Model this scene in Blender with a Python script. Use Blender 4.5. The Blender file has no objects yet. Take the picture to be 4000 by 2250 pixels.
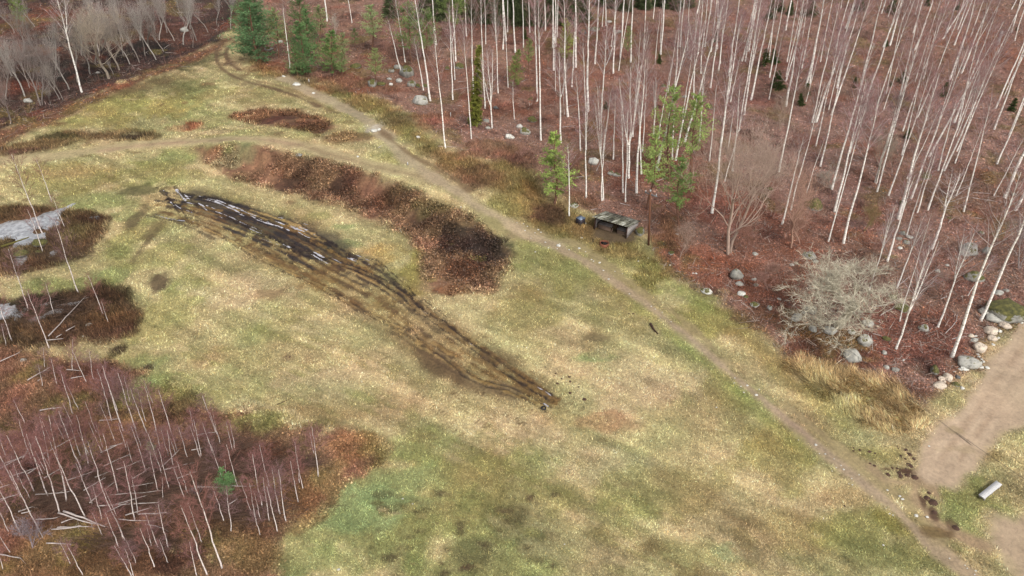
import bpy, math, random
import numpy as np
from mathutils import Matrix, Vector

# ------------------------------------------------------------------ camera, world, sun, exposure
sc = bpy.context.scene
CAM_H, PITCH, FPX = 54.0, math.radians(37.0), 2826.0      # metres, downward tilt, focal length in px of a 4000 px wide picture
cam_d = bpy.data.cameras.new('drone_camera')
cam_d.sensor_width = 36.0
cam_d.lens = FPX / 4000 * 36
cam_d.clip_start, cam_d.clip_end = 0.5, 3000
cam = bpy.data.objects.new('drone_camera', cam_d)
cam.location = (0, 0, CAM_H)
cam.rotation_euler = (math.pi / 2 - PITCH, 0, 0)
sc.collection.objects.link(cam)
sc.camera = cam

SUN_EL, SUN_AZ = math.radians(50), math.radians(152)      # overcast: weak and very soft
world = bpy.data.worlds.new('World')
sc.world = world
world.use_nodes = True
wn = world.node_tree
bg = wn.nodes['Background']
sky = wn.nodes.new('ShaderNodeTexSky')
sky.sky_type = 'NISHITA'
sky.sun_disc = False
sky.sun_elevation = SUN_EL
sky.sun_rotation = SUN_AZ
sky.dust_density = 4.0
sky.ozone_density = 1.0
hs = wn.nodes.new('ShaderNodeHueSaturation')
hs.inputs['Saturation'].default_value = 0.28
wn.links.new(sky.outputs[0], hs.inputs['Color'])
wn.links.new(hs.outputs[0], bg.inputs[0])
bg.inputs[1].default_value = 0.105
sun_d = bpy.data.lights.new('sun', 'SUN')
sun_d.energy = 1.3
sun_d.angle = math.radians(16)
sun_d.color = (1.0, 0.955, 0.90)
sun = bpy.data.objects.new('sun', sun_d)
sdir = Vector((math.sin(SUN_AZ) * math.cos(SUN_EL), math.cos(SUN_AZ) * math.cos(SUN_EL), math.sin(SUN_EL)))
sun.rotation_euler = sdir.to_track_quat('Z', 'Y').to_euler()
sun.location = (0, 0, 150)
sc.collection.objects.link(sun)
sc.view_settings.view_transform = 'Standard'
sc.view_settings.look = 'None'
sc.view_settings.gamma = 1
sc.view_settings.exposure = 0.88
sc.render.engine = 'CYCLES'
sc.cycles.max_bounces = 5
sc.cycles.diffuse_bounces = 3
sc.cycles.glossy_bounces = 2
sc.cycles.transparent_max_bounces = 4

# ------------------------------------------------------------------ helpers
RNG = np.random.default_rng(7)
random.seed(7)
LINK = sc.collection.objects.link
ALB = 0.56                                                  # picture value -> reflectance under this exposure

def lin(rgb, k=ALB):
    a = np.array(rgb, float) / 255
    return np.where(a <= 0.04045, a / 12.92, ((a + 0.055) / 1.055) ** 2.4) * k

_c, _s = math.cos(PITCH), math.sin(PITCH)

def project(x, y, z):
    dz = z - CAM_H
    d = y * _c - dz * _s
    u = y * _s + dz * _c
    return 2000 + FPX * x / d, 1125 - FPX * u / d

def ray(px, py):
    a, b = (np.asarray(px, float) - 2000) / FPX, (1125 - np.asarray(py, float)) / FPX
    return a, _c + b * _s, -_s + b * _c

def at_z(px, py, z=0.0):
    a, b, c = ray(px, py)
    t = (z - CAM_H) / c
    return a * t, b * t

def at(px, py):
    """ground point under photo pixel (4000 x 2250)"""
    z = 0.0
    for _ in range(7):
        x, y = at_z(px, py, z)
        z = hbase(np.atleast_1d(x), np.atleast_1d(y))
        z = z if np.ndim(x) else float(z[0])
    return x, y, z

D2S = 4000 / 2576
def dpts(p):
    """picture points in the 2576 px wide view -> world xy"""
    a = np.array(p, float) * D2S
    x, y, z = at(a[:, 0], a[:, 1])
    return np.stack([x, y], 1)

def dpts0(p):
    a = np.array(p, float) * D2S
    x, y = at_z(a[:, 0], a[:, 1], 0.0)
    return np.stack([x, y], 1)

def sstep(a, b, x):
    t = np.clip((x - a) / (b - a), 0, 1)
    return t * t * (3 - 2 * t)

_perm = np.random.default_rng(11).random(65536)
def vnoise(x, y, s, seed=0):
    x = x / s + seed * 17.31; y = y / s + seed * 9.77
    xi = np.floor(x).astype(np.int64); yi = np.floor(y).astype(np.int64)
    fx = x - xi; fy = y - yi
    fx = fx * fx * (3 - 2 * fx); fy = fy * fy * (3 - 2 * fy)
    h = lambda i, j: _perm[((i * 73856093) ^ (j * 19349663) ^ (seed * 83492791)) & 65535]
    return (h(xi, yi) * (1 - fx) + h(xi + 1, yi) * fx) * (1 - fy) + (h(xi, yi + 1) * (1 - fx) + h(xi + 1, yi + 1) * fx) * fy

def fbm(x, y, s, o=4, seed=0, g=0.55):
    v = 0; a = 1; n = 0
    for i in range(o):
        v = v + a * (vnoise(x, y, s / 2 ** i, seed + i) - 0.5); n += a; a *= g
    return v / n * 2.2                                     # about -1 .. 1

def poly_sd(P, x, y):
    """signed distance, positive inside"""
    d = np.full(x.shape, 1e9); ins = np.zeros(x.shape, bool)
    n = len(P)
    for i in range(n):
        ax, ay = P[i]; bx, by = P[(i + 1) % n]
        ex, ey = bx - ax, by - ay
        t = np.clip(((x - ax) * ex + (y - ay) * ey) / (ex * ex + ey * ey + 1e-12), 0, 1)
        d = np.minimum(d, np.hypot(x - ax - t * ex, y - ay - t * ey))
        if abs(ey) > 1e-12:
            c = ((ay > y) != (by > y)) & (x < ex * (y - ay) / ey + ax)
            ins ^= c
    return np.where(ins, d, -d)

def line_d(P, x, y):
    d = np.full(x.shape, 1e9); side = np.zeros(x.shape)
    for i in range(len(P) - 1):
        ax, ay = P[i]; bx, by = P[i + 1]
        ex, ey = bx - ax, by - ay
        t = np.clip(((x - ax) * ex + (y - ay) * ey) / (ex * ex + ey * ey + 1e-12), 0, 1)
        dd = np.hypot(x - ax - t * ex, y - ay - t * ey)
        d = np.minimum(d, dd)
    return d

def smooth_line(P, n=4):
    P = np.array(P, float)
    if len(P) < 3: return P
    out = []
    Q = np.vstack([2 * P[0] - P[1], P, 2 * P[-1] - P[-2]])
    for i in range(1, len(Q) - 2):
        for t in np.arange(n) / n:
            a, b, c, d = Q[i - 1:i + 3]
            out.append(0.5 * (2 * b + (c - a) * t + (2 * a - 5 * b + 4 * c - d) * t ** 2 + (3 * b - a - 3 * c + d) * t ** 3))
    out.append(P[-1])
    return np.array(out)

def mk_mesh(name, V, quads=None, tris=None, mats=(), qm=None, tm=None, col=None, smooth=False):
    me = bpy.data.meshes.new(name)
    V = np.asarray(V, np.float32)
    q = np.zeros((0, 4), np.int32) if quads is None else np.asarray(quads, np.int32).reshape(-1, 4)
    t = np.zeros((0, 3), np.int32) if tris is None else np.asarray(tris, np.int32).reshape(-1, 3)
    me.vertices.add(len(V)); me.vertices.foreach_set('co', V.ravel())
    nl = q.size + t.size
    me.loops.add(nl); me.loops.foreach_set('vertex_index', np.concatenate([q.ravel(), t.ravel()]))
    npoly = len(q) + len(t)
    me.polygons.add(npoly)
    ls = np.concatenate([np.arange(len(q)) * 4, q.size + np.arange(len(t)) * 3]).astype(np.int32)
    me.polygons.foreach_set('loop_start', ls)
    if qm is not None or tm is not None:
        a = np.concatenate([np.zeros(len(q), np.int32) if qm is None else np.asarray(qm, np.int32),
                            np.zeros(len(t), np.int32) if tm is None else np.asarray(tm, np.int32)])
        me.polygons.foreach_set('material_index', a)
    if smooth: me.polygons.foreach_set('use_smooth', np.ones(npoly, bool))
    for m in mats: me.materials.append(m)
    if col is not None:
        c = np.ones((len(V), 4), np.float32); c[:, :3] = col if np.ndim(col) == 2 else np.asarray(col)[:, None]
        me.color_attributes.new('Col', 'FLOAT_COLOR', 'POINT').data.foreach_set('color', c.ravel())
    me.update(calc_edges=True)
    return me

class MB:
    def __init__(s): s.v = []; s.q = []; s.t = []; s.qm = []; s.tm = []; s.c = []; s.n = 0
    def raw(s, v, q=None, t=None, m=0, c=1.0):
        v = np.asarray(v, float).reshape(-1, 3)
        if q is not None and len(q): q = np.asarray(q).reshape(-1, 4); s.q.append(q + s.n); s.qm.append(np.full(len(q), m))
        if t is not None and len(t): t = np.asarray(t).reshape(-1, 3); s.t.append(t + s.n); s.tm.append(np.full(len(t), m))
        s.v.append(v); s.c.append(np.full(len(v), c) if np.ndim(c) == 0 else np.asarray(c)); s.n += len(v)
    def tube(s, P, R, n=5, m=0, c=1.0, cap=False):
        P = np.asarray(P, float); k = len(P); R = np.broadcast_to(np.asarray(R, float), (k,))
        T = np.gradient(P, axis=0); T /= np.linalg.norm(T, axis=1)[:, None] + 1e-9
        ref = np.array([0.0, 1, 0]) if abs(T[0][1]) < 0.8 else np.array([1.0, 0, 0])
        A = np.cross(T, ref); A /= np.linalg.norm(A, axis=1)[:, None] + 1e-9
        Bv = np.cross(T, A)
        th = np.arange(n) / n * 2 * math.pi
        V = P[:, None] + R[:, None, None] * (np.cos(th)[None, :, None] * A[:, None] + np.sin(th)[None, :, None] * Bv[:, None])
        i, j = np.meshgrid(np.arange(k - 1), np.arange(n), indexing='ij'); j2 = (j + 1) % n
        Q = np.stack([i * n + j, i * n + j2, (i + 1) * n + j2, (i + 1) * n + j], -1).reshape(-1, 4)
        tr = None
        V = V.reshape(-1, 3)
        if cap:
            tr = [(a, b, k * n) for a, b in zip([(x + 1) % n for x in range(n)], range(n))] + [((k - 1) * n + x, (k - 1) * n + (x + 1) % n, k * n + 1) for x in range(n)]
            V = np.vstack([V, P[0], P[-1]])
        s.raw(V, Q, tr, m, c)
    def tris(s, V, m=0, c=1.0):
        V = np.asarray(V, float); k = len(V)
        s.raw(V.reshape(-1, 3), None, np.arange(3 * k).reshape(-1, 3), m, np.repeat(c, 3) if np.ndim(c) else c)
    def box(s, lo, hi, m=0, M=None, c=1.0):
        x0, y0, z0 = lo; x1, y1, z1 = hi
        V = np.array([(x0, y0, z0), (x1, y0, z0), (x1, y1, z0), (x0, y1, z0), (x0, y0, z1), (x1, y0, z1), (x1, y1, z1), (x0, y1, z1)], float)
        if M is not None: V = V @ np.array(M)[:3, :3].T + np.array(M)[:3, 3]
        s.raw(V, [(0, 3, 2, 1), (4, 5, 6, 7), (0, 1, 5, 4), (1, 2, 6, 5), (2, 3, 7, 6), (3, 0, 4, 7)], None, m, c)
    def mesh(s, name, mats, smooth=False):
        cat = lambda a, w: np.concatenate(a) if a else np.zeros((0, w), int)
        return mk_mesh(name, np.concatenate(s.v), cat(s.q, 4), cat(s.t, 3), mats,
                       np.concatenate(s.qm) if s.qm else None, np.concatenate(s.tm) if s.tm else None, np.concatenate(s.c), smooth)

def tag(o, label=None, cat=None, group=None, kind=None):
    if label: o['label'] = label
    if cat: o['category'] = cat
    if group: o['group'] = group
    if kind: o['kind'] = kind
    return o

def obj(name, me, parent=None, color=None):
    o = bpy.data.objects.new(name, me); LINK(o)
    if parent: o.parent = parent
    if color is not None: o.color = color
    return o

def empty(name, loc):
    o = bpy.data.objects.new(name, None); LINK(o); o.location = loc
    o.empty_display_size = 0.3
    return o

# ------------------------------------------------------------------ materials
def mat_new(name):
    m = bpy.data.materials.new(name); m.use_nodes = True
    nt = m.node_tree
    return m, nt, nt.nodes['Principled BSDF']

def N(nt, typ, **kw):
    n = nt.nodes.new(typ)
    for k, v in kw.items(): setattr(n, k, v)
    return n

def noise_node(nt, scale, detail=4, rough=0.6, coord='Object', vec=None, sc3=None):
    tc = N(nt, 'ShaderNodeTexCoord')
    src = tc.outputs[coord]
    if sc3:
        mp = N(nt, 'ShaderNodeMapping'); mp.inputs['Scale'].default_value = sc3
        nt.links.new(src, mp.inputs[0]); src = mp.outputs[0]
    n = N(nt, 'ShaderNodeTexNoise')
    n.inputs['Scale'].default_value = scale; n.inputs['Detail'].default_value = detail; n.inputs['Roughness'].default_value = rough
    nt.links.new(src, n.inputs['Vector'])
    return n

def ramp(nt, fac, stops):
    r = N(nt, 'ShaderNodeValToRGB')
    while len(r.color_ramp.elements) < len(stops): r.color_ramp.elements.new(0.5)
    for e, (p, c) in zip(r.color_ramp.elements, stops):
        e.position = p; e.color = (*c, 1) if len(c) == 3 else c
    nt.links.new(fac, r.inputs[0])
    return r

def mul(nt, a, b, blend='MULTIPLY', fac=1.0):
    m = N(nt, 'ShaderNodeMix', data_type='RGBA', blend_type=blend)
    m.inputs[0].default_value = fac
    for sck, v in ((m.inputs[6], a), (m.inputs[7], b)):
        if hasattr(v, 'links'): nt.links.new(v, sck)
        else: sck.default_value = (*v, 1) if len(v) == 3 else v
    return m

def bump(nt, bs, h, strength=0.5, dist=0.1):
    b = N(nt, 'ShaderNodeBump'); b.inputs['Strength'].default_value = strength; b.inputs['Distance'].default_value = dist
    nt.links.new(h, b.inputs['Height']); nt.links.new(b.outputs[0], bs.inputs['Normal'])

def ground_mat():
    m, nt, bs = mat_new('ground')
    at_ = N(nt, 'ShaderNodeAttribute', attribute_name='Col')
    n1 = noise_node(nt, 3.2, 5, 0.72)
    r1 = ramp(nt, n1.outputs[0], [(0.25, (0.42, 0.40, 0.38)), (0.5, (1, 1, 1)), (0.72, (1.5, 1.45, 1.35))])
    n2 = noise_node(nt, 0.55, 4, 0.6)
    r2 = ramp(nt, n2.outputs[0], [(0.3, (0.82, 0.80, 0.78)), (0.7, (1.16, 1.15, 1.12))])
    a = mul(nt, at_.outputs['Color'], r1.outputs[0])
    sm = N(nt, 'ShaderNodeAttribute', attribute_name='smo')
    nt.links.new(sm.outputs['Fac'], a.inputs[0])
    b = mul(nt, a.outputs[2], r2.outputs[0])
    nt.links.new(b.outputs[2], bs.inputs['Base Color'])
    wet = N(nt, 'ShaderNodeAttribute', attribute_name='wet')
    mr = N(nt, 'ShaderNodeMapRange'); mr.inputs['To Min'].default_value = 0.95; mr.inputs['To Max'].default_value = 0.38
    nt.links.new(wet.outputs['Fac'], mr.inputs['Value']); nt.links.new(mr.outputs[0], bs.inputs['Roughness'])
    bs.inputs['Specular IOR Level'].default_value = 0.3
    bump(nt, bs, n1.outputs[0], 0.6, 0.12)
    return m

def col_mat(name, rough=0.9, var=0.0, spec=0.2, transl=False):
    """colour carried by the mesh's own Col attribute"""
    m, nt, bs = mat_new(name)
    a = N(nt, 'ShaderNodeAttribute', attribute_name='Col')
    nt.links.new(a.outputs['Color'], bs.inputs['Base Color'])
    bs.inputs['Roughness'].default_value = rough
    bs.inputs['Specular IOR Level'].default_value = spec
    return m

def objcol_mat(name, rough=0.9, scale=3.0, lo=0.75, hi=1.25, sc3=None, usecol=True):
    """object colour x mesh brightness x noise"""
    m, nt, bs = mat_new(name)
    oi = N(nt, 'ShaderNodeObjectInfo')
    n = noise_node(nt, scale, 3, 0.6, sc3=sc3)
    r = ramp(nt, n.outputs[0], [(0.3, (lo,) * 3), (0.7, (hi,) * 3)])
    x = mul(nt, oi.outputs['Color'], r.outputs[0])
    out = x.outputs[2]
    if usecol:
        a = N(nt, 'ShaderNodeAttribute', attribute_name='Col')
        out = mul(nt, out, a.outputs['Color']).outputs[2]
    nt.links.new(out, bs.inputs['Base Color'])
    bs.inputs['Roughness'].default_value = rough
    bs.inputs['Specular IOR Level'].default_value = 0.2
    return m

def birch_bark():
    m, nt, bs = mat_new('birch_bark')
    n = noise_node(nt, 1.0, 3, 0.65, sc3=(2.5, 2.5, 5.5))
    r = ramp(nt, n.outputs[0], [(0.30, (0.10, 0.085, 0.075)), (0.40, (0.62, 0.58, 0.54)), (0.55, (0.90, 0.87, 0.83))])
    oi = N(nt, 'ShaderNodeObjectInfo')
    x = mul(nt, oi.outputs['Color'], r.outputs[0])
    nt.links.new(x.outputs[2], bs.inputs['Base Color'])
    bs.inputs['Roughness'].default_value = 0.8
    return m

def rock_mat():
    m, nt, bs = mat_new('granite')
    oi = N(nt, 'ShaderNodeObjectInfo')
    n = noise_node(nt, 2.2, 6, 0.7)
    r = ramp(nt, n.outputs[0], [(0.32, (0.30, 0.29, 0.27)), (0.46, (.9, .9, .88)), (0.7, (1.25, 1.22, 1.15))])
    base = mul(nt, oi.outputs['Color'], r.outputs[0])
    ge = N(nt, 'ShaderNodeNewGeometry')
    sx = N(nt, 'ShaderNodeSeparateXYZ'); nt.links.new(ge.outputs['Normal'], sx.inputs[0])
    n2 = noise_node(nt, 1.3, 4, 0.65)
    ad = N(nt, 'ShaderNodeMath', operation='MULTIPLY_ADD'); ad.inputs[1].default_value = 2.8; ad.inputs[2].default_value = -1.4
    nt.links.new(n2.outputs[0], ad.inputs[0])
    ad2 = N(nt, 'ShaderNodeMath', operation='ADD'); nt.links.new(ad.outputs[0], ad2.inputs[0]); nt.links.new(sx.outputs[2], ad2.inputs[1])
    # moss amount per stone in the alpha of the object colour: 0 none .. 1 covered
    th = N(nt, 'ShaderNodeMapRange'); th.inputs['From Min'].default_value = 0; th.inputs['From Max'].default_value = 1
    th.inputs['To Min'].default_value = 1.9; th.inputs['To Max'].default_value = -0.15
    nt.links.new(oi.outputs['Alpha'], th.inputs['Value'])
    sb = N(nt, 'ShaderNodeMath', operation='SUBTRACT'); nt.links.new(ad2.outputs[0], sb.inputs[0]); nt.links.new(th.outputs[0], sb.inputs[1])
    ms = N(nt, 'ShaderNodeMapRange'); ms.inputs['From Min'].default_value = -0.05; ms.inputs['From Max'].default_value = 0.1
    nt.links.new(sb.outputs[0], ms.inputs['Value'])
    n3 = noise_node(nt, 5, 3, 0.6)
    moss = ramp(nt, n3.outputs[0], [(0.3, tuple(lin((62, 64, 34)))), (0.55, tuple(lin((112, 108, 54)))), (0.75, tuple(lin((152, 144, 80))))])
    mx = N(nt, 'ShaderNodeMix', data_type='RGBA')
    nt.links.new(ms.outputs[0], mx.inputs[0]); nt.links.new(base.outputs[2], mx.inputs[6]); nt.links.new(moss.outputs[0], mx.inputs[7])
    nt.links.new(mx.outputs[2], bs.inputs['Base Color'])
    bs.inputs['Roughness'].default_value = 0.9
    bump(nt, bs, n.outputs[0], 0.7, 0.08)
    return m

def plain(name, rgb, rough=0.8, scale=4, var=0.3, sc3=None, metal=0.0, k=ALB, bumpd=0.0, coord='Object'):
    m, nt, bs = mat_new(name)
    c = lin(rgb, k)
    n = noise_node(nt, scale, 5, 0.65, sc3=sc3, coord=coord)
    r = ramp(nt, n.outputs[0], [(0.3, tuple(c * (1 - var))), (0.7, tuple(c * (1 + var)))])
    nt.links.new(r.outputs[0], bs.inputs['Base Color'])
    bs.inputs['Roughness'].default_value = rough
    bs.inputs['Metallic'].default_value = metal
    if bumpd: bump(nt, bs, n.outputs[0], 0.5, bumpd)
    return m

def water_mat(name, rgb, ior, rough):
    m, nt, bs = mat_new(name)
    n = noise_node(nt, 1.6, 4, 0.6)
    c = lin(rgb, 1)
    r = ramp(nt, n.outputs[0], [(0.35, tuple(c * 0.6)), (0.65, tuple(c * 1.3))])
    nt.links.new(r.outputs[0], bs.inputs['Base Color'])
    bs.inputs['IOR'].default_value = ior
    n2 = noise_node(nt, 5, 2, 0.5)
    mr = N(nt, 'ShaderNodeMapRange'); mr.inputs['To Min'].default_value = rough * 0.3; mr.inputs['To Max'].default_value = rough * 1.6
    nt.links.new(n2.outputs[0], mr.inputs['Value']); nt.links.new(mr.outputs[0], bs.inputs['Roughness'])
    bump(nt, bs, n2.outputs[0], 0.12, 0.02)
    return m

M_GROUND = ground_mat()
M_BLADE = col_mat('blades')
M_BARK = birch_bark()
M_BRANCH = objcol_mat('branch_bark', 0.85, 2.0, 0.8, 1.15)
def birch_branch():
    m, nt, bs = mat_new('birch_branch')
    a = N(nt, 'ShaderNodeAttribute', attribute_name='Col')
    x = mul(nt, a.outputs['Color'], (.50, .46, .43))
    nt.links.new(x.outputs[2], bs.inputs['Base Color']); bs.inputs['Roughness'].default_value = .85
    return m
M_BIRCHBR = birch_branch()
M_TWIG = objcol_mat('twigs', 0.9, 1.2, 0.8, 1.2)
M_NEEDLE = objcol_mat('needles', 0.75, 0.9, 0.7, 1.3)
M_TRUNK = objcol_mat('rough_bark', 0.95, 2.0, 0.55, 1.35, sc3=(2.5, 2.5, 0.8), usecol=False)
M_ROCK = rock_mat()
M_PUDDLE = water_mat('puddle_water', (176, 172, 176), 3.0, 0.15)  # pale base colour paints bright sky glints into the water
M_POND = water_mat('pond_water', (150, 150, 150), 2.8, 0.15)  # grey base colour carries part of the white sky reflection
M_SOIL = plain('mole_soil', (90, 64, 50), 0.95, 9, 0.5, bumpd=0.04)
M_POLE = plain('fallen_birch_bark', (222, 208, 200), 0.85, 3, 0.25)
M_DARKWOOD = plain('tarred_wood', (78, 50, 38), 0.9, 3, 0.35, sc3=(6, 6, 1))
M_GREYWOOD = plain('grey_boards', (206, 198, 194), 0.85, 3, 0.25, sc3=(1, 8, 8))
M_PALEWOOD = plain('pale_planks', (240, 238, 236), 0.8, 2, 0.12, sc3=(8, 1, 1))
M_RUST = plain('rusty_steel', (150, 88, 62), 0.85, 5, 0.35)
M_CHAR = plain('charred_wood', (34, 28, 28), 0.95, 8, 0.5)
M_BIN = plain('bin_plastic', (66, 58, 66), 0.6, 6, 0.2)
M_LID = plain('bin_lid', (125, 142, 165), 0.35, 2, 0.3)
M_TYRE = plain('rubber', (38, 36, 42), 0.7, 8, 0.3)
M_CABLE = plain('cable_sheath', (60, 55, 52), 0.7, 4, 0.1)
M_CERAMIC = plain('insulator', (225, 225, 225), 0.3, 4, 0.05)
M_STEEL = plain('galvanised', (150, 155, 160), 0.45, 4, 0.15, metal=0.6)

# ------------------------------------------------------------------ terrain
_TER = dpts0([(380, 372), (480, 382), (620, 412), (760, 442), (900, 478), (1020, 528), (1100, 595), (1170, 650), (1270, 705), (1420, 770),
              (1700, 930), (2300, 700), (2300, 300), (900, 150), (300, 330)])
_TEC = dpts0([(930, 440), (1480, 440), (930, 610), (930, 300)])
_UL = dpts0([(-420, 420), (0, 315), (100, 278), (215, 236), (345, 182), (470, 132), (535, 100), (600, 30), (600, -120), (-900, -120)])

def hbase(x, y):
    x = np.asarray(x, float); y = np.asarray(y, float)
    h = 0.22 * fbm(x, y, 14, 2, 3)
    ry = np.where(y > _TEC[0][1], _TEC[3][1] - _TEC[0][1], _TEC[0][1] - _TEC[2][1])
    r = np.hypot((x - _TEC[0][0]) / (_TEC[1][0] - _TEC[0][0]), (y - _TEC[0][1]) / ry)
    k = r < 1.35
    if k.any():
        sd = poly_sd(_TER, x[k], y[k])
        h[k] += 2.5 * sstep(-2.0, 2.0, sd) * sstep(1.3, 0.6, r[k])
    k = (x < 0) & (y > 90)
    if k.any():
        sd = poly_sd(_UL, x[k], y[k])
        h[k] += -3.0 * sstep(0, 5, sd) * (1 - 0.9 * sstep(9, 40, sd))
    return h

# ------------------------------------------------------------------ ground cover map (world metres)
TAN, TANL, GOLD = (196, 174, 128), (208, 188, 146), (160, 132, 80)
OLIVE, GREEN, GREENL, BLUEG = (158, 150, 92), (146, 150, 92), (164, 166, 98), (156, 160, 104)
LITTER, LITRED, LITPINK, LITBR = (158, 122, 106), (158, 104, 84), (164, 130, 119), (118, 78, 58)
HEATH, BRUSHD, BRUSHT = (122, 88, 66), (88, 60, 48), (144, 110, 84)
MUD, MUDB, PATH, SAND = (84, 64, 48), (50, 40, 40), (184, 166, 134), (205, 181, 154)

OPS = []
def P_(cls, pts, c, soft=1.5, amp=1.5, op=1.0, sc_=6): OPS.append(('p', cls, dpts(pts), c, soft, amp, op, sc_))
def S_(cls, pts, w, c, soft=0.5, amp=0.5, op=1.0, sc_=3): OPS.append(('s', cls, smooth_line(dpts(pts)), c, w, soft, amp, op, sc_))
def B_(cls, cx, cy, rx, ry, c, op=0.8, sc_=5):
    p = dpts([(cx, cy), (cx + rx, cy), (cx, cy + ry), (cx, cy - ry)])
    OPS.append(('b', cls, p[0], abs(p[1][0] - p[0][0]), (p[3][1] - p[2][1]) / 2, c, op, sc_))

# --- meadow tone patches
for a in [(1150, 1250, 330, 130, OLIVE, .85), (1000, 1330, 300, 110, GREEN, .7), (1250, 1420, 330, 80, GREEN, .7), (1300, 1300, 90, 60, (104, 100, 66), .7),
          (1190, 1390, 80, 45, (108, 100, 70), .7), (1010, 1230, 110, 60, (150, 160, 108), .7), (800, 1400, 160, 60, BLUEG, .75), (900, 1290, 120, 60, (150, 164, 112), .7), (730, 1440, 80, 25, BLUEG, .9),
          (1350, 1370, 60, 45, (98, 84, 64), .6), (1060, 1120, 90, 40, (150, 155, 96), .6), (1800, 1400, 200, 40, (165, 165, 105), .6), (1850, 1385, 70, 25, (160, 175, 125), .6),
          (420, 800, 90, 170, GREENL, .6), (360, 930, 80, 60, BLUEG, .8), (270, 690, 80, 22, BLUEG, .9), (180, 720, 120, 22, GREEN, .8), (400, 1000, 110, 60, GREEN, .7), (700, 830, 110, 60, OLIVE, .6),
          (520, 1000, 120, 50, OLIVE, .6), (330, 600, 60, 80, OLIVE, .7), (400, 640, 70, 40, GREENL, .5), (220, 510, 110, 30, GREEN, .7), (310, 540, 40, 20, BLUEG, .8),
          (150, 450, 160, 40, (176, 158, 100), .7), (450, 395, 60, 60, GREEN, .7), (620, 390, 100, 25, OLIVE, .6), (400, 440, 120, 30, OLIVE, .7),
          (500, 240, 80, 60, GREEN, .7), (470, 270, 30, 60, BLUEG, .7), (520, 300, 80, 40, (158, 156, 100), .7), (570, 235, 60, 30, (196, 178, 122), .8), (330, 265, 130, 40, (172, 158, 92), .8), (400, 215, 150, 35, (120, 112, 70), .7),
          (250, 300, 130, 30, (165, 150, 92), .7), (330, 200, 120, 22, (118, 92, 66), .6), (480, 150, 70, 25, (92, 90, 56), .8), (640, 340, 200, 25, (160, 155, 98), .6), (700, 240, 120, 40, (150, 140, 88), .6), (880, 290, 90, 35, (156, 146, 92), .7),
          (930, 265, 70, 30, (178, 162, 104), .7), (1000, 390, 60, 22, (182, 168, 108), .8), (1450, 680, 200, 90, OLIVE, .7), (1330, 780, 120, 70, (160, 146, 92), .6), (1550, 780, 120, 60, (158, 144, 92), .6), (1600, 640, 100, 40, (160, 152, 100), .6), (1420, 600, 60, 20, (160, 150, 98), .7),
          (1700, 700, 80, 50, GREENL, .6), (1800, 800, 120, 50, (158, 146, 84), .8), (1760, 740, 80, 40, GREENL, .7), (1500, 900, 60, 14, (140, 160, 100), .8), (1510, 860, 60, 40, (150, 130, 90), .5),
          (1600, 960, 170, 70, TANL, .8), (1760, 1060, 120, 60, TAN, .7), (1850, 1000, 70, 60, OLIVE, .7), (1960, 1180, 100, 90, OLIVE, .7), (2040, 1110, 80, 50, OLIVE, .6), (1930, 1090, 70, 40, (180, 160, 100), .6), (1300, 1080, 140, 40, TANL, .6), (1500, 1180, 160, 50, TANL, .7),
          (1490, 1060, 80, 25, (190, 148, 110), .7), (1700, 1240, 200, 60, (166, 152, 98), .6), (2000, 1330, 130, 60, (180, 158, 106), .6), (2150, 1330, 120, 50, OLIVE, .8), (2250, 1400, 120, 40, (150, 142, 92), .8), (2100, 1250, 80, 30, (188, 165, 118), .7),
          (700, 900, 160, 70, TAN, .7), (900, 1020, 200, 40, TAN, .7), (640, 730, 110, 50, TANL, .8), (820, 960, 130, 40, TANL, .6), (760, 1040, 160, 20, (176, 148, 104), .7), (560, 900, 120, 25, (180, 155, 110), .6),
          (870, 615, 60, 14, (158, 164, 112), .9), (875, 570, 30, 8, (160, 165, 112), .8), (960, 640, 70, 40, (188, 160, 98), .8), (800, 545, 40, 10, (165, 160, 105), .8), (1040, 690, 50, 50, (160, 150, 78), .8), (1060, 630, 30, 40, (160, 150, 78), .7),
          (2440, 1250, 90, 60, (146, 150, 90), .85), (2530, 1300, 60, 50, (150, 156, 96), .8), (2400, 1330, 60, 40, GREEN, .7), (2200, 1140, 60, 25, OLIVE, .7), (2270, 1310, 60, 40, (150, 140, 78), .8), (2320, 1400, 60, 40, (156, 148, 96), .7), (2480, 1140, 50, 25, (150, 130, 84), .7)]:
    B_('', *a[:5], a[5])
# --- right-hand forest floor
FR = [(590, -60), (600, 90), (650, 130), (730, 185), (830, 210), (920, 235), (1010, 270), (1080, 320), (1130, 375), (1230, 405), (1300, 430), (1380, 470), (1440, 520), (1500, 540), (1600, 585),
      (1650, 640), (1700, 700), (1790, 745), (1880, 800), (1960, 880), (2080, 925), (2200, 950), (2290, 1000), (2330, 1030), (2400, 975), (2440, 935), (2500, 880), (2560, 830), (2700, 790), (3300, 700), (3300, -60)]
P_('F', FR, LITTER, 1.5, 2.0)
HB = [(640, 150), (740, 195), (850, 225), (960, 250), (1060, 320), (1130, 372), (1240, 402), (1320, 430), (1390, 480), (1470, 540), (1600, 590), (1660, 680), (1560, 640), (1440, 590), (1330, 570), (1200, 470), (1100, 420), (1000, 340), (900, 270), (760, 220), (650, 190)]
P_('H', HB, (146, 124, 78), 2.0, 2.5, .95)
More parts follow.
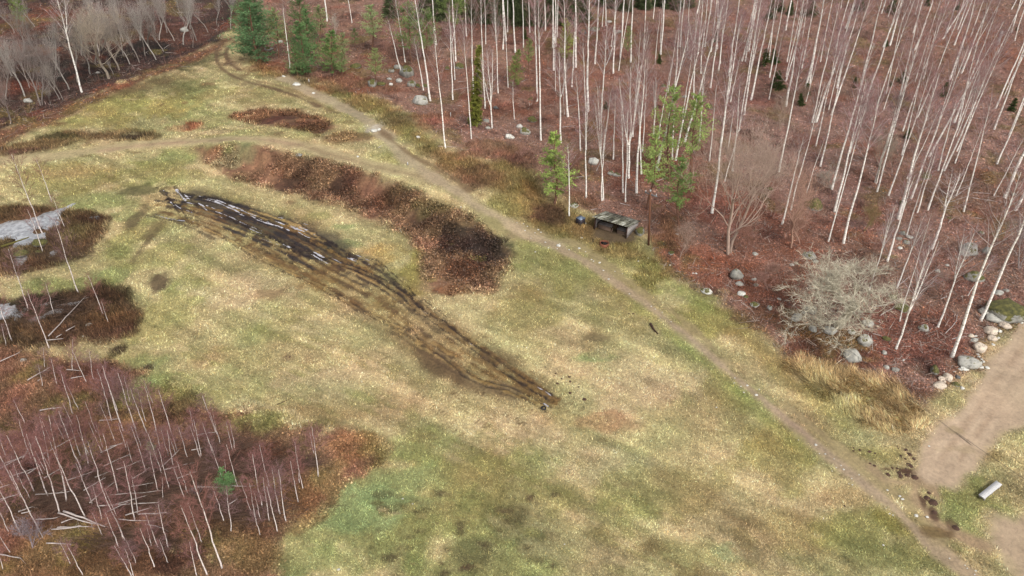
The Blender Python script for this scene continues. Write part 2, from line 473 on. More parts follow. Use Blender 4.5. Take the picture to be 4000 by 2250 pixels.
for a in [(1180, 440, 80, 30, HEATH, .7), (1000, 300, 60, 30, (110, 96, 62), .7), (1010, 330, 50, 20, (150, 140, 82), .6), (1150, 400, 60, 20, (150, 130, 80), .7), (1360, 540, 60, 22, BRUSHD, .85), (1300, 400, 50, 30, (100, 70, 52), .7), (1290, 520, 50, 30, (165, 150, 92), .7),
          (1330, 470, 40, 20, (150, 118, 72), .8), (1470, 505, 50, 20, (120, 86, 58), .6), (1740, 480, 90, 60, (140, 92, 66), .6), (1700, 590, 60, 60, (140, 96, 66), .7), (1640, 690, 50, 30, (150, 130, 78), .7), (900, 210, 120, 25, (140, 94, 66), .7), (680, 170, 60, 20, (146, 96, 66), .7), (780, 200, 70, 12, (110, 78, 54), .6),
          (1100, 300, 60, 30, (150, 104, 74), .6), (1230, 380, 80, 30, (150, 108, 84), .7), (1250, 280, 80, 40, (150, 100, 78), .6)]:
    B_('H', *a[:5], a[5])
for a in [(1780, 660, 100, 80, LITRED, .95), (1900, 720, 120, 60, (140, 90, 70), .9), (2000, 640, 120, 80, LITRED, .8), (2150, 880, 120, 60, (145, 95, 76), .9), (2300, 830, 150, 90, (143, 95, 80), .9), (2420, 700, 120, 90, (141, 98, 84), .8), (2050, 880, 100, 40, (136, 91, 71), .9), (2000, 400, 300, 160, LITPINK, .7), (2350, 300, 250, 200, LITPINK, .6),
          (2250, 180, 200, 60, (141, 102, 81), .7), (2500, 120, 80, 60, (152, 100, 77), .8), (1650, 400, 160, 120, (141, 98, 82), .7), (1400, 200, 200, 90, (143, 98, 80), .7), (1500, 90, 200, 50, (130, 87, 71), .8), (1600, 250, 160, 80, LITRED, .4), (1900, 160, 200, 90, (140, 99, 88), .7), (1280, 60, 160, 50, (126, 84, 70), .8),
          (2420, 480, 150, 100, (138, 103, 82), .7), (1000, 130, 120, 70, (133, 92, 74), .7), (800, 90, 160, 80, (136, 102, 84), .7), (700, 60, 100, 40, (132, 102, 85), .7), (2130, 640, 90, 70, (138, 102, 84), .6), (2560, 640, 60, 80, (133, 98, 85), .7), (1900, 560, 120, 60, (144, 100, 84), .7)]:
    B_('F', *a[:5], a[5])
for a in [(2060, 920, 120, 26, (124, 88, 69), .8), (2280, 985, 70, 24, (118, 84, 69), .8), (2330, 930, 28, 24, (92, 69, 59), .8), (1800, 735, 24, 12, (98, 72, 61), .8), (1900, 790, 60, 24, (130, 96, 73), .7)]:
    B_('F', *a[:5], a[5])
P_('R', [(2020, 905), (2090, 925), (2180, 950), (2240, 975), (2290, 1000), (2330, 1020), (2345, 1070), (2300, 1100), (2220, 1095), (2160, 1060), (2110, 1010), (2050, 970), (1990, 930)], (192, 164, 116), 1.0, 2.2, .9)
P_('', [(1860, 800), (1960, 900), (2010, 960), (2110, 1030), (2160, 1075), (2120, 1090), (2020, 1010), (1930, 930), (1850, 850)], (164, 150, 94), 1.5, 1.5, .8)
# --- upper-left wood
P_('U', [(-500, 430), (0, 330), (100, 292), (215, 248), (345, 192), (470, 140), (540, 108), (600, 60), (620, -80), (-900, -80)], (78, 58, 50), 1.5, 1.5)
for a in [(150, 110, 150, 60, (96, 66, 56), .7), (90, 60, 120, 40, (130, 78, 60), .7), (330, 120, 170, 40, (50, 42, 38), .9), (230, 80, 200, 24, (58, 48, 42), .8), (500, 60, 90, 14, (52, 44, 38), .8), (170, 180, 130, 40, (52, 44, 38), .9), (60, 240, 90, 30, (76, 58, 50), .8), (450, 80, 100, 30, (110, 74, 60), .7), (380, 30, 160, 24, (112, 80, 74), .7)]:
    B_('U', *a[:5], a[5])
P_('U', [(-60, 350), (100, 290), (215, 247), (345, 192), (470, 140), (545, 108), (590, 88), (560, 128), (500, 150), (400, 190), (280, 235), (150, 300), (60, 345), (-60, 400)], (122, 82, 62), 1.5, 1.2, .9)
P_('D', [(90, 350), (170, 330), (280, 325), (390, 332), (390, 345), (300, 350), (180, 360), (110, 378), (0, 402), (-60, 400), (0, 370)], (122, 98, 66), 1.0, 2.6, .9)
for a in [(340, 342, 50, 9, (62, 50, 40), .9), (160, 345, 60, 10, (70, 66, 40), .8), (480, 322, 26, 12, (150, 92, 66), .9), (440, 326, 30, 10, (180, 150, 112), .8), (60, 380, 70, 12, (104, 74, 60), .8)]:
    B_('D', *a[:5], a[5])
# --- brush covered embankment and the smaller patch above it
P_('B', [(490, 372), (560, 366), (640, 382), (740, 388), (830, 405), (930, 438), (1020, 462), (1100, 497), (1170, 538), (1250, 597), (1300, 625), (1292, 670), (1255, 715), (1240, 742), (1180, 732), (1120, 738), (1092, 718), (1060, 660), (1020, 600), (960, 558), (860, 528), (750, 492), (690, 472), (600, 447), (545, 432), (505, 405)], BRUSHT, 1.0, 1.4)
for a in [(600, 410, 90, 30, (134, 126, 92), .85), (540, 390, 30, 16, (140, 96, 70), .7), (760, 460, 90, 28, BRUSHD, .8), (860, 480, 60, 22, (72, 48, 38), .8), (900, 440, 70, 16, (128, 116, 76), .6), (960, 520, 70, 22, (96, 66, 48), .8), (1060, 560, 60, 30, (96, 70, 54), .8), (1170, 610, 90, 50, (66, 48, 40), .95), (1160, 680, 80, 50, (90, 58, 42), .85), (1230, 630, 60, 40, (62, 46, 40), .9), (1100, 520, 60, 20, (122, 112, 70), .5), (1150, 730, 60, 14, (132, 92, 64), .8)]:
    B_('B', *a[:5], a[5])
P_('B', [(580, 292), (660, 274), (740, 277), (800, 297), (830, 325), (790, 333), (720, 322), (650, 313)], (122, 84, 62), 1.2, 1.6, .95)
for a in [(720, 295, 50, 12, (92, 58, 46), .9), (620, 296, 40, 8, (158, 106, 78), .7), (790, 315, 40, 10, (104, 70, 52), .8), (880, 345, 80, 14, (130, 100, 70), .8)]:
    B_('B', *a[:5], a[5])
# --- young wood at lower left and the bog
P_('L', [(-300, 840), (0, 850), (130, 868), (200, 900), (270, 925), (340, 965), (420, 1005), (500, 1030), (600, 1040), (720, 1055), (830, 1075), (960, 1102), (930, 1150), (870, 1205), (800, 1320), (740, 1385), (670, 1470), (-300, 1500)], (132, 98, 76), 1.2, 3.0)
for a in [(400, 1010, 130, 40, (150, 142, 88), .8), (620, 1070, 120, 30, (146, 140, 86), .8), (330, 980, 60, 30, (126, 140, 92), .7), (760, 1110, 130, 40, (130, 100, 76), .9), (880, 1120, 70, 36, (150, 112, 76), .8), (640, 1150, 120, 40, (96, 62, 46), .8), (200, 960, 130, 50, (116, 78, 66), .8), (100, 1060, 140, 60, (104, 74, 64), .8), (330, 1080, 120, 50, (128, 102, 70), .6), (500, 1190, 160, 70, (74, 54, 46), .85), (250, 1220, 200, 80, (80, 56, 48), .85),
          (560, 1300, 160, 80, (94, 66, 48), .8), (760, 1250, 70, 70, (130, 94, 64), .8), (820, 1200, 40, 40, (140, 120, 80), .7), (150, 1400, 160, 70, (126, 96, 66), .8), (350, 1400, 130, 60, (98, 72, 50), .8), (440, 1420, 60, 40, (70, 46, 38), .8), (640, 1400, 80, 50, (120, 98, 64), .8), (560, 1210, 50, 20, (120, 124, 78), .6), (680, 1210, 40, 20, (150, 130, 80), .6)]:
    B_('L', *a[:5], a[5])
P_('G', [(-80, 520), (60, 518), (120, 512), (200, 520), (280, 545), (275, 580), (240, 615), (225, 640), (180, 660), (60, 690), (-80, 700)], (104, 82, 58), .8, 1.2)
P_('G', [(-80, 745), (60, 745), (200, 738), (262, 706), (340, 735), (368, 790), (345, 850), (250, 868), (100, 880), (-80, 870)], (92, 70, 52), .8, 1.4)
for a in [(120, 600, 110, 22, (78, 58, 46), .8), (230, 550, 50, 16, (70, 44, 36), .8), (190, 590, 60, 20, (150, 128, 86), .6), (60, 640, 80, 18, (100, 84, 60), .7), (120, 770, 120, 22, (58, 48, 38), .85), (300, 740, 50, 24, (72, 52, 38), .8), (260, 800, 80, 24, (116, 84, 58), .8), (120, 830, 100, 20, (124, 90, 66), .7), (300, 880, 24, 14, (60, 46, 38), .9), (375, 925, 20, 9, (84, 66, 58), .9)]:
    B_('G', *a[:5], a[5])
# --- churned mud in the field
_q0 = np.random.default_rng(9)
for _k in range(34):
    x0_ = _q0.uniform(950, 1900); y0_ = 1010 + .38 * (x0_ - 1000) + _q0.uniform(-60, 300); L_ = _q0.uniform(150, 600); c_ = ((146, 146, 88), (150, 138, 92), (214, 196, 152), (140, 122, 84))[_q0.integers(4)]; o_ = _q0.uniform(.2, .5); w_ = _q0.uniform(.25, .7)
    for dd_ in (0, 26): S_('', [(x0_ + dd_, y0_ - dd_ * .4), (x0_ + dd_ + L_ * .5, y0_ - dd_ * .4 + L_ * .24), (x0_ + dd_ + L_, y0_ - dd_ * .4 + L_ * .46)], w_, c_, .3, .8, o_, 2)
for _k in range(16):
    lam_ = _q0.uniform(30, 330); x0_ = _q0.uniform(420, 800); y0_ = 640 + lam_ + (x0_ - 450) * .25; L_ = _q0.uniform(120, 420)
    for dd_ in (0, 22): S_('', [(x0_, y0_ + dd_), (x0_ + L_ * .5, y0_ + dd_ + L_ * .16), (x0_ + L_, y0_ + dd_ + L_ * .36)], .4, ((148, 148, 88), (152, 134, 92), (214, 196, 152))[_k % 3], .3, .8, _q0.uniform(.2, .45), 2)
for _k in range(70): B_('', _q0.uniform(930, 1440), _q0.uniform(1225, 1449), _q0.uniform(6, 26), _q0.uniform(4, 12), ((100, 88, 62), (112, 104, 66), (92, 72, 56), (170, 160, 106))[_q0.integers(4)], _q0.uniform(.35, .8), 1.2)
for _k in range(190): B_('', _q0.uniform(350, 2250), _q0.uniform(560, 1440), _q0.uniform(5, 22), _q0.uniform(2, 7), ((142, 118, 82), (150, 148, 84), (150, 126, 90), (212, 192, 146))[_q0.integers(4)], _q0.uniform(.15, .4), 1.2)
for _k in range(60): B_('', _q0.uniform(20, 900), _q0.uniform(180, 520), _q0.uniform(5, 24), _q0.uniform(2, 6), ((120, 96, 66), (128, 128, 76), (140, 108, 78), (206, 186, 136))[_q0.integers(4)], _q0.uniform(.3, .7), 1.2)
P_('M', [(330, 500), (400, 480), (470, 480), (560, 492), (660, 512), (760, 536), (800, 565), (760, 590), (870, 640), (960, 680), (1010, 720), (1080, 775), (1120, 800), (1200, 850), (1330, 930), (1415, 1000), (1400, 1032), (1330, 1025), (1230, 1000), (1150, 955), (1060, 890), (960, 820), (850, 750), (720, 680), (600, 620), (520, 580), (440, 560), (360, 545)], (172, 148, 100), 2.0, 3.2, .5)
for pts, w, c, op in [
    ([(540, 520), (640, 552), (740, 590), (840, 630)], 5.0, MUDB, .7), ([(480, 490), (560, 520), (660, 560), (780, 610)], 3.0, MUDB, .65),
    ([(700, 560), (780, 580), (800, 560)], 1.5, (92, 76, 56), .6), ([(640, 640), (760, 700), (860, 760), (980, 830), (1080, 910), (1180, 970)], 2.0, (122, 94, 64), .5),
    ([(930, 690), (1020, 745), (1100, 800), (1200, 870), (1300, 940), (1400, 1010)], 1.8, (100, 78, 56), .42), ([(1060, 880), (1140, 940), (1230, 975), (1300, 985)], 2.6, (100, 76, 54), .7)]:
    S_('M', pts, w, c, 1.0, 1.2, op, 4)
RUTS = [([(398, 470), (430, 505), (470, 553)], .35, .8), ([(440, 468), (470, 500), (520, 525), (600, 560), (690, 600), (760, 640)], .4, .9), ([(470, 490), (520, 500), (580, 520), (640, 548), (720, 572), (770, 600)], .45, .9),
        ([(500, 492), (545, 500), (600, 525), (680, 555), (740, 572), (770, 580)], .4, .8), ([(700, 545), (740, 550), (785, 566)], .35, .8), ([(380, 540), (420, 551), (475, 553)], .3, .8), ([(425, 507), (455, 520), (492, 535)], .3, .8),
        ([(480, 560), (560, 595), (640, 640), (740, 690), (800, 715), (900, 775), (950, 800), (1020, 835), (1090, 890)], .5, .65), ([(640, 590), (720, 620), (800, 645), (860, 665), (930, 690), (1010, 735), (1050, 775), (1110, 815), (1180, 865), (1260, 920), (1330, 965), (1395, 1005)], .7, .95),
        ([(800, 600), (850, 625), (890, 645), (940, 655), (985, 690), (1040, 745)], .5, .9), ([(770, 600), (850, 640), (900, 665)], .4, .85), ([(1060, 755), (1090, 775), (1118, 800)], .4, .8), ([(1010, 820), (1060, 860), (1120, 895), (1180, 945), (1230, 965), (1300, 985), (1380, 1030)], .6, .75),
        ([(560, 540), (640, 578), (720, 615), (800, 650)], .35, .8), ([(600, 600), (700, 645), (800, 690)], .35, .55)]
_ua = smooth_line(dpts([(400, 478), (470, 488), (560, 502), (660, 530), (770, 570), (860, 625), (950, 670), (1030, 735), (1110, 800), (1220, 875), (1320, 945), (1400, 1005)]), 5)
_la = smooth_line(dpts([(360, 545), (440, 560), (520, 595), (620, 645), (720, 700), (850, 770), (960, 830), (1060, 900), (1160, 960), (1260, 1000), (1340, 1022), (1390, 1030)]), 5)
_q = np.random.default_rng(21)
for _k in range(200):
    lam = _q.beta(1.1, 1.5); t0 = _q.uniform(0, .9); t1 = min(1, t0 + _q.uniform(.05, .3))
    tt = np.linspace(t0, t1, 8); lm = lam + _q.normal(0, .03) * np.linspace(0, 1, 8)
    ii = tt * (len(_ua) - 1); xp = np.arange(len(_ua))
    Pa = np.stack([np.interp(ii, xp, _ua[:, c]) for c in (0, 1)], 1); Pb = np.stack([np.interp(ii, xp, _la[:, c]) for c in (0, 1)], 1)
    cc = [MUDB, MUD, (128, 98, 60), (150, 120, 72), (180, 152, 100), (140, 110, 66), (84, 66, 50)][_q.integers(7)]
    if (lam > .6 or t0 > .5) and cc in (MUDB, MUD) and _q.random() < .7: cc = (118, 90, 60)
    if t0 < .35 and lam < .5 and _q.random() < .5: cc = MUDB
    if t0 > .42 and lam > .12 and _q.random() < .5: continue
    OPS.append(('s', 'M', Pa * (1 - lm[:, None]) + Pb * lm[:, None], cc, _q.uniform(.12, .6), .13, .35, _q.uniform(.5, .95) * (1 if t0 < .4 else .7), 1.0))
for (ax, ay, bx, by) in [(1125, 975, 1210, 1040), (1150, 960, 1300, 1030), (1080, 1060, 1180, 1100), (1200, 1060, 1290, 1110), (1270, 1040, 1330, 1075), (1330, 930, 1400, 975), (1400, 1020, 1500, 1075), (1180, 830, 1280, 880), (1240, 900, 1330, 950), (1300, 1020, 1400, 1060), (1050, 990, 1130, 1050), (1420, 1010, 1480, 1040)]:
    _p = dpts([(ax, ay), (bx, by)]); _d = _p[1] - _p[0]; _L = np.linalg.norm(_d); _d /= _L
    for _k in range(int(_L / .42)):
        _c0 = _p[0] + _d * .42 * _k + _q.normal(0, .04, 2); _nn = np.array([-_d[1], _d[0]]) * .28 + _d * (.12 if _k % 2 else -.02)
        if _q.random() < .8: OPS.append(('s', 'M', np.stack([_c0 - _nn, _c0 + _nn]), (112, 88, 58), .14, .08, .1, _q.uniform(.4, .8), 1.0))
RUTW = []
for pts, w, op in RUTS:
    for sg in (-1, 1):
        S_('M', pts, w * .38, MUDB, .10, .25, op * .9, .7)
        P0 = OPS[-1][2]; T0 = np.gradient(P0, axis=0); T0 /= np.linalg.norm(T0, axis=1)[:, None]
        P0 = P0 + np.stack([-T0[:, 1], T0[:, 0]], 1) * (sg * w * .55 + _q.normal(0, .08, len(P0))[:, None])
        OPS[-1] = (*OPS[-1][:2], P0, *OPS[-1][3:]); RUTW.append((P0, w * .45))
for a in [(350, 480, 50, 14, (104, 98, 60), .8), (345, 550, 18, 30, (98, 80, 58), .7), (385, 580, 24, 34, (104, 84, 58), .6), (395, 712, 28, 22, (92, 72, 54), .85), (360, 620, 12, 40, (110, 92, 64), .6), (1270, 900, 50, 26, (120, 96, 66), .5), (1500, 850, 30, 14, (120, 104, 74), .6), (690, 740, 50, 14, (150, 118, 84), .6), (720, 900, 26, 14, (140, 112, 84), .6), (800, 700, 60, 30, (140, 108, 64), .6)]:
    B_('M', *a[:5], a[5], 2)
# --- paths
S_('T', [(-40, 405), (60, 399), (150, 391), (250, 377), (400, 360), (560, 351), (680, 353), (760, 366), (860, 396), (940, 417), (1010, 432), (1070, 446)], 3.0, (198, 180, 138), .8, .6, .95)
S_('T', [(250, 380), (400, 361), (560, 352), (680, 353), (760, 365)], 1.0, (188, 164, 130), .5, .4, .9)
S_('T', [(760, 366), (860, 397), (940, 418), (1010, 433), (1070, 447)], 0.9, (172, 150, 116), .6, .4, .8)
S_('T', [(712, 198), (740, 208), (780, 232), (830, 252), (880, 280), (925, 305), (948, 322), (975, 350), (1010, 388), (1040, 412), (1090, 445), (1140, 480), (1200, 520), (1260, 560), (1330, 590), (1400, 615)], 2.5, (190, 172, 140), .7, .7, 1)
S_('T', [(948, 318), (1000, 365), (1060, 405), (1120, 435), (1180, 480)], 0.9, (130, 106, 78), .5, .5, .8)
S_('T', [(590, 185), (650, 205), (720, 220), (790, 255), (850, 285)], 0.7, (140, 118, 82), .4, .5, .7)
S_('T', [(596, 92), (565, 104), (548, 122), (544, 145), (556, 170), (600, 198), (660, 216), (740, 240), (800, 268)], 0.8, (112, 88, 66), .4, .4, .85)
S_('T', [(600, 100), (580, 112), (568, 135), (578, 158), (600, 175)], 0.8, (112, 84, 64), .4, .4, .85)
S_('T', [(1290, 590), (1380, 612), (1420, 632), (1500, 675), (1600, 745), (1660, 790), (1720, 840), (1790, 895), (1850, 950), (1920, 1005), (2000, 1075), (2090, 1150), (2160, 1205), (2240, 1270), (2310, 1340), (2390, 1410), (2450, 1455)], 1.3, (184, 163, 134), .5, .5, 1)
S_('T', [(1330, 578), (1420, 605), (1500, 650), (1590, 715), (1680, 780), (1780, 860), (1860, 935), (1950, 1005), (2030, 1060), (2110, 1130), (2190, 1190), (2280, 1270), (2360, 1345)], 1.15, (172, 154, 116), .6, .9, .8)
S_('T', [(1660, 790), (1750, 865), (1850, 950), (1950, 1030), (2050, 1115), (2160, 1205), (2230, 1262)], 0.35, (182, 160, 136), .3, .3, .8)
S_('', [(1600, 770), (1720, 870), (1830, 965), (1900, 1030), (2000, 1110)], 1.2, GREENL, .8, 1.0, .6)
S_('', [(1120, 480), (1200, 535), (1280, 585), (1330, 612)], 1.0, (140, 138, 78), .8, 1.0, .6)
B_('T', 940, 322, 22, 9, (206, 194, 178), .9, 1.5)
B_('T', 1555, 592, 62, 20, (108, 92, 72), .9, 2)
B_('T', 2350, 1235, 20, 40, (186, 158, 128), .8, 2)
S_('T', [(2312, 1205), (2302, 1240), (2318, 1275), (2360, 1315), (2420, 1352), (2475, 1372)], 1.1, (178, 152, 122), .5, .5, .9)
S_('T', [(2195, 1178), (2225, 1202), (2270, 1214), (2320, 1200)], 0.9, (176, 152, 122), .5, .5, .85)
for a in [(2275, 1187, 26, 9, (92, 66, 50), .95), (2320, 1258, 10, 22, (98, 70, 56), .9), (2350, 1290, 12, 20, (100, 72, 58), .85), (2230, 1180, 24, 8, (112, 88, 66), .8), (2395, 1320, 20, 14, (100, 72, 58), .7), (2350, 1340, 40, 14, (112, 88, 52), .7)]:
    B_('T', *a[:5], a[5], 1.5)
P_('S', [(2620, 790), (2560, 820), (2525, 855), (2495, 890), (2470, 935), (2430, 985), (2395, 1035), (2355, 1058), (2335, 1090), (2312, 1150), (2305, 1190), (2330, 1215), (2390, 1220), (2415, 1190), (2450, 1165), (2490, 1125), (2520, 1098), (2620, 1060)], SAND, .7, .9)
P_('S', [(2620, 1310), (2540, 1320), (2505, 1345), (2530, 1390), (2560, 1460), (2640, 1480)], (200, 176, 148), .8, 1.4)
for k_ in range(5): S_('S', [(2600 + 22 * k_, 790 + 20 * k_), (2500 + 20 * k_, 930 + 10 * k_), (2430 + 18 * k_, 1040 + 6 * k_), (2350 + 20 * k_, 1150 + 5 * k_)], .35, ((222, 198, 170), (182, 156, 130))[k_ % 2], .3, .4, .55)
for a in [(2420, 1130, 60, 14, (186, 166, 132), .5), (2500, 1000, 40, 60, (212, 186, 158), .5), (2400, 1085, 30, 12, (170, 152, 112), .5)]:
    B_('S', *a[:5], a[5], 2)
WATER = {'bog': [dpts(p) for p in (
    [(-40, 560), (0, 558), (60, 545), (115, 530), (190, 508), (155, 535), (140, 550), (100, 572), (60, 590), (20, 600), (-40, 605)],
    [(48, 590), (90, 580), (125, 572), (118, 600), (60, 615), (10, 633), (20, 612)], [(100, 560), (150, 548), (148, 568), (118, 576)],
    [(40, 640), (75, 632), (70, 655), (40, 665)], [(120, 628), (145, 624), (140, 640), (122, 642)])],
         'pool': [dpts(p) for p in (
    [(-40, 765), (0, 762), (44, 758), (36, 790), (0, 806), (-40, 810)], [(60, 772), (130, 757), (128, 762), (80, 776)], [(70, 800), (110, 782), (165, 770), (160, 780), (110, 800), (75, 808)], [(150, 762), (205, 748), (208, 760), (170, 768)], [(30, 800), (60, 775), (60, 790), (40, 806)])]}

CLS = ['meadow', 'F', 'H', 'R', 'U', 'D', 'B', 'L', 'G', 'M', 'T', 'S']
CI = {c: i for i, c in enumerate(CLS)}; CI[''] = 0
_fa, _fb = dpts([(1500, 1100), (2200, 1420)])
_fd = (_fb - _fa) / np.linalg.norm(_fb - _fa)

def cover(x, y):
    """colour (linear), class id, wetness"""
    n = x.shape[0]
    # tractor-combed meadow: tan to green streaks
    u = x * _fd[0] + y * _fd[1]; v = -x * _fd[1] + y * _fd[0]
    fine = fbm(u, v * 9.0, 13, 4, 33)
    st = fbm(u, v * 4.0, 16, 4, 31) * 0.5 + fbm(x, y, 9, 4, 41) * 0.45 + fine * .45
    f = sstep(-1.1, 0.75, st)[:, None]
    col = lin((172, 166, 112)) * (1 - f) + lin((208, 188, 142)) * f
    col = col * (1 + .22 * fine)[:, None]
    far = ((y > 205) | (np.abs(x) > 0.75 * y + 60))[:, None]
    col = np.where(far & (y > 150)[:, None], lin(LITTER), col)
    cls = np.zeros(n, np.int8); wet = np.zeros(n)
    n2 = fbm(x, y, 1.6, 3, 51)
    for op in OPS:
        if op[0] == 'b':
            _, c, p, rx, ry, rgb, o, s_ = op
            k = (np.abs(x - p[0]) < rx * 1.9) & (np.abs(y - p[1]) < ry * 1.9)
            if not k.any(): continue
            r = np.hypot((x[k] - p[0]) / rx, (y[k] - p[1]) / ry)
            w = o * sstep(1.25, 0.5, r + 0.7 * fbm(x[k], y[k], s_, 3, 61) + 0.42 * n2[k])
        elif op[0] == 'p':
            _, c, P, rgb, soft, amp, o, s_ = op
            lo, hi = P.min(0) - 6, P.max(0) + 6
            k = (x > lo[0]) & (x < hi[0]) & (y > lo[1]) & (y < hi[1])
            if not k.any(): continue
            w = o * sstep(-soft, soft, poly_sd(P, x[k], y[k]) + amp * (fbm(x[k], y[k], s_, 3, 71) + 0.35 * n2[k]))
        else:
            _, c, P, rgb, wd, soft, amp, o, s_ = op
            lo, hi = P.min(0) - wd - 3, P.max(0) + wd + 3
            k = (x > lo[0]) & (x < hi[0]) & (y > lo[1]) & (y < hi[1])
            if not k.any(): continue
            w = o * sstep(wd / 2 + soft, wd / 2 - soft, line_d(P, x[k], y[k]) + amp * (fbm(x[k], y[k], s_, 3, 81) + 0.3 * n2[k]))
        if c != '':
            kk = np.where(k)[0][w > 0.5]
            cls[kk] = CI[c]
        if c == 'M': wet[k] = np.maximum(wet[k] * (1 - w), w * (1.0 if rgb == MUDB else 0.35))
        elif c in ('T', 'S', 'B'): wet[k] *= 1 - w
        col[k] = col[k] * (1 - w[:, None]) + lin(rgb) * w[:, None]
    # mottling at the scale of tussocks
    fl = np.isin(cls, [CI['F'], CI['U'], CI['L']])
    if fl.any():
        xf, yf = x[fl], y[fl]
        mo = sstep(.15, .5, fbm(xf, yf, 5, 4, 201))[:, None] * .55; dk = sstep(.25, .65, fbm(xf, yf, 3.5, 4, 211))[:, None] * .65; rd = sstep(.15, .6, fbm(xf, yf, 6, 4, 221))[:, None] * .45
        rd = rd * (cls[fl] != CI['L'])[:, None]; cf = col[fl]; cf = cf * (1 - rd) + lin((150, 84, 58)) * rd; cf = cf * (1 - mo) + lin((126, 112, 62)) * mo; cf = cf * (1 - dk) + lin((92, 62, 52)) * dk; col[fl] = cf
    mw = cls == 0
    col[mw] *= (1 + .20 * fine[mw])[:, None]
    m = fbm(x, y, 2.6, 4, 91)
    g = fbm(x, y, 4.5, 3, 95)
    a = np.array([0.17, 0.34, 0.36, 0.3, 0.4, 0.4, 0.5, 0.45, 0.5, 0.28, 0.14, 0.06])[cls]
    col = col * (1 + a * m)[:, None]
    gt = np.array([0.2, 0.10, 0.35, 0.2, 0.2, 0.25, 0.3, 0.3, 0.3, 0.1, 0.08, 0.03])[cls]
    tint = np.stack([1 - 0.5 * gt * g, 1 + 0.25 * gt * g, 1 - 0.2 * gt * g], 1)
    return np.clip(col * tint, 0.004, 0.9), cls, wet

MIC = np.array([0.05, 0.14, 0.16, 0.2, 0.22, 0.25, 0.3, 0.2, 0.28, 0.07, 0.03, 0.015])
def hfull(x, y, cls):
    h = hbase(x, y) + MIC[cls] * (fbm(x, y, 1.3, 3, 101) * 1.1)
    for P, w in RUTW:
        lo, hi = P.min(0) - 2, P.max(0) + 2
        k = (x > lo[0]) & (x < hi[0]) & (y > lo[1]) & (y < hi[1])
        if k.any():
            d = line_d(P, x[k], y[k]) + 0.12 * fbm(x[k], y[k], .8, 2, 111)
            h[k] += -0.12 * sstep(w, w * 0.35, d) + 0.05 * sstep(w * .5, w, d) * sstep(w * 2.2, w, d)
    for key, dep in (('bog', 0.55), ('pool', 0.5)):
        for P in WATER[key]:
            lo, hi = P.min(0) - 3, P.max(0) + 3
            k = (x > lo[0]) & (x < hi[0]) & (y > lo[1]) & (y < hi[1])
            if k.any():
                h[k] = h[k] - dep * sstep(-0.5, 0.5, poly_sd(P, x[k], y[k]) + 0.55 * fbm(x[k], y[k], 1.6, 3, 121))
    return h

# fan-shaped grid: fine where the camera looks, coarse outside, one continuous sheet
u = np.concatenate([[-30, -14, -7, -4, -2.6, -1.9, -1.55], np.linspace(-1.32, 1.32, 1450), [1.55, 1.9, 2.6, 4, 7, 14, 30]])
ys = [26.0]
while ys[-1] < 235: ys.append(ys[-1] + 0.00095 * (ys[-1] ** 2 + CAM_H ** 2) / CAM_H * 0.98 + 0.0)
yv = np.concatenate([[-900, -400, -200, -100, -50, -20, 0, 12, 20], ys, [245, 260, 285, 320, 380, 480, 700, 1100]])
hw = 0.7078 * (np.maximum(yv, 20) * _c + CAM_H * _s)
GX = (u[None] * hw[:, None]).ravel(); GY = np.repeat(yv, len(u))
gcol, gcls, gwet = cover(GX, GY)
GZ = hfull(GX, GY, gcls)
gsmo = np.array([0.85, 1, 1, 1, 1, 1, 1, 1, 1, .9, .65, .4])[gcls]
nu, nv = len(u), len(yv)
i, j = np.meshgrid(np.arange(nv - 1), np.arange(nu - 1), indexing='ij')
Q = np.stack([i * nu + j, i * nu + j + 1, (i + 1) * nu + j + 1, (i + 1) * nu + j], -1).reshape(-1, 4)
fc = gcls[Q[:, 0]]
STRUCT = [('meadow', ['meadow', 'H', 'R', 'D']), ('forest_floor', ['F', 'U', 'L']), ('embankment', ['B']), ('bog_ground', ['G']), ('mud_track', ['M']), ('dirt_path', ['T']), ('sandy_road', ['S'])]
for nm, cl in STRUCT:
    sel = Q[np.isin(fc, [CI[c] for c in cl])]
    used, inv = np.unique(sel, return_inverse=True)
    V = np.stack([GX[used], GY[used], GZ[used]], 1)
    me = mk_mesh(nm, V, inv.reshape(-1, 4), mats=[M_GROUND], col=gcol[used], smooth=True)
    for an, arr in (('wet', gwet), ('smo', gsmo)):
        me.attributes.new(an, 'FLOAT', 'POINT').data.foreach_set('value', arr[used].astype(np.float32))
    tag(obj(nm, me), kind='structure')

# ------------------------------------------------------------------ ground vegetation (uncountable: one object per kind)
def fan_points(n, seed):
    r = np.random.default_rng(seed)
    ts = r.random(n)
    yy = np.interp(ts, np.linspace(0, 1, len(ys)), np.array(ys))
    hw_ = 0.7078 * (yy * _c + CAM_H * _s)
    xx = r.uniform(-1.1, 1.1, n) * hw_
    return xx, yy, r

def blades(x, y, z, L, W, lean, az, col):
    dx, dy = np.cos(az), np.sin(az)
    tip = np.stack([x + L * np.sin(lean) * dx, y + L * np.sin(lean) * dy, z + L * np.cos(lean)], 1)
    a = np.stack([x - dy * W / 2, y + dx * W / 2, z], 1); b = np.stack([x + dy * W / 2, y - dx * W / 2, z], 1)
    return np.stack([a, b, tip], 1).reshape(-1, 3), np.repeat(col, 3, 0)

def leaves_(x, y, z, S, col, r, tilt=0.7):
    n = len(x)
    a = r.random(n) * 6.283
    P = []
    for k in (0, 2.2, 4.1):
        P.append(np.stack([x + S * np.cos(a + k), y + S * np.sin(a + k), z + S * r.uniform(-tilt, tilt, n)], 1))
    return np.stack(P, 1).reshape(-1, 3), np.repeat(col, 3, 0)

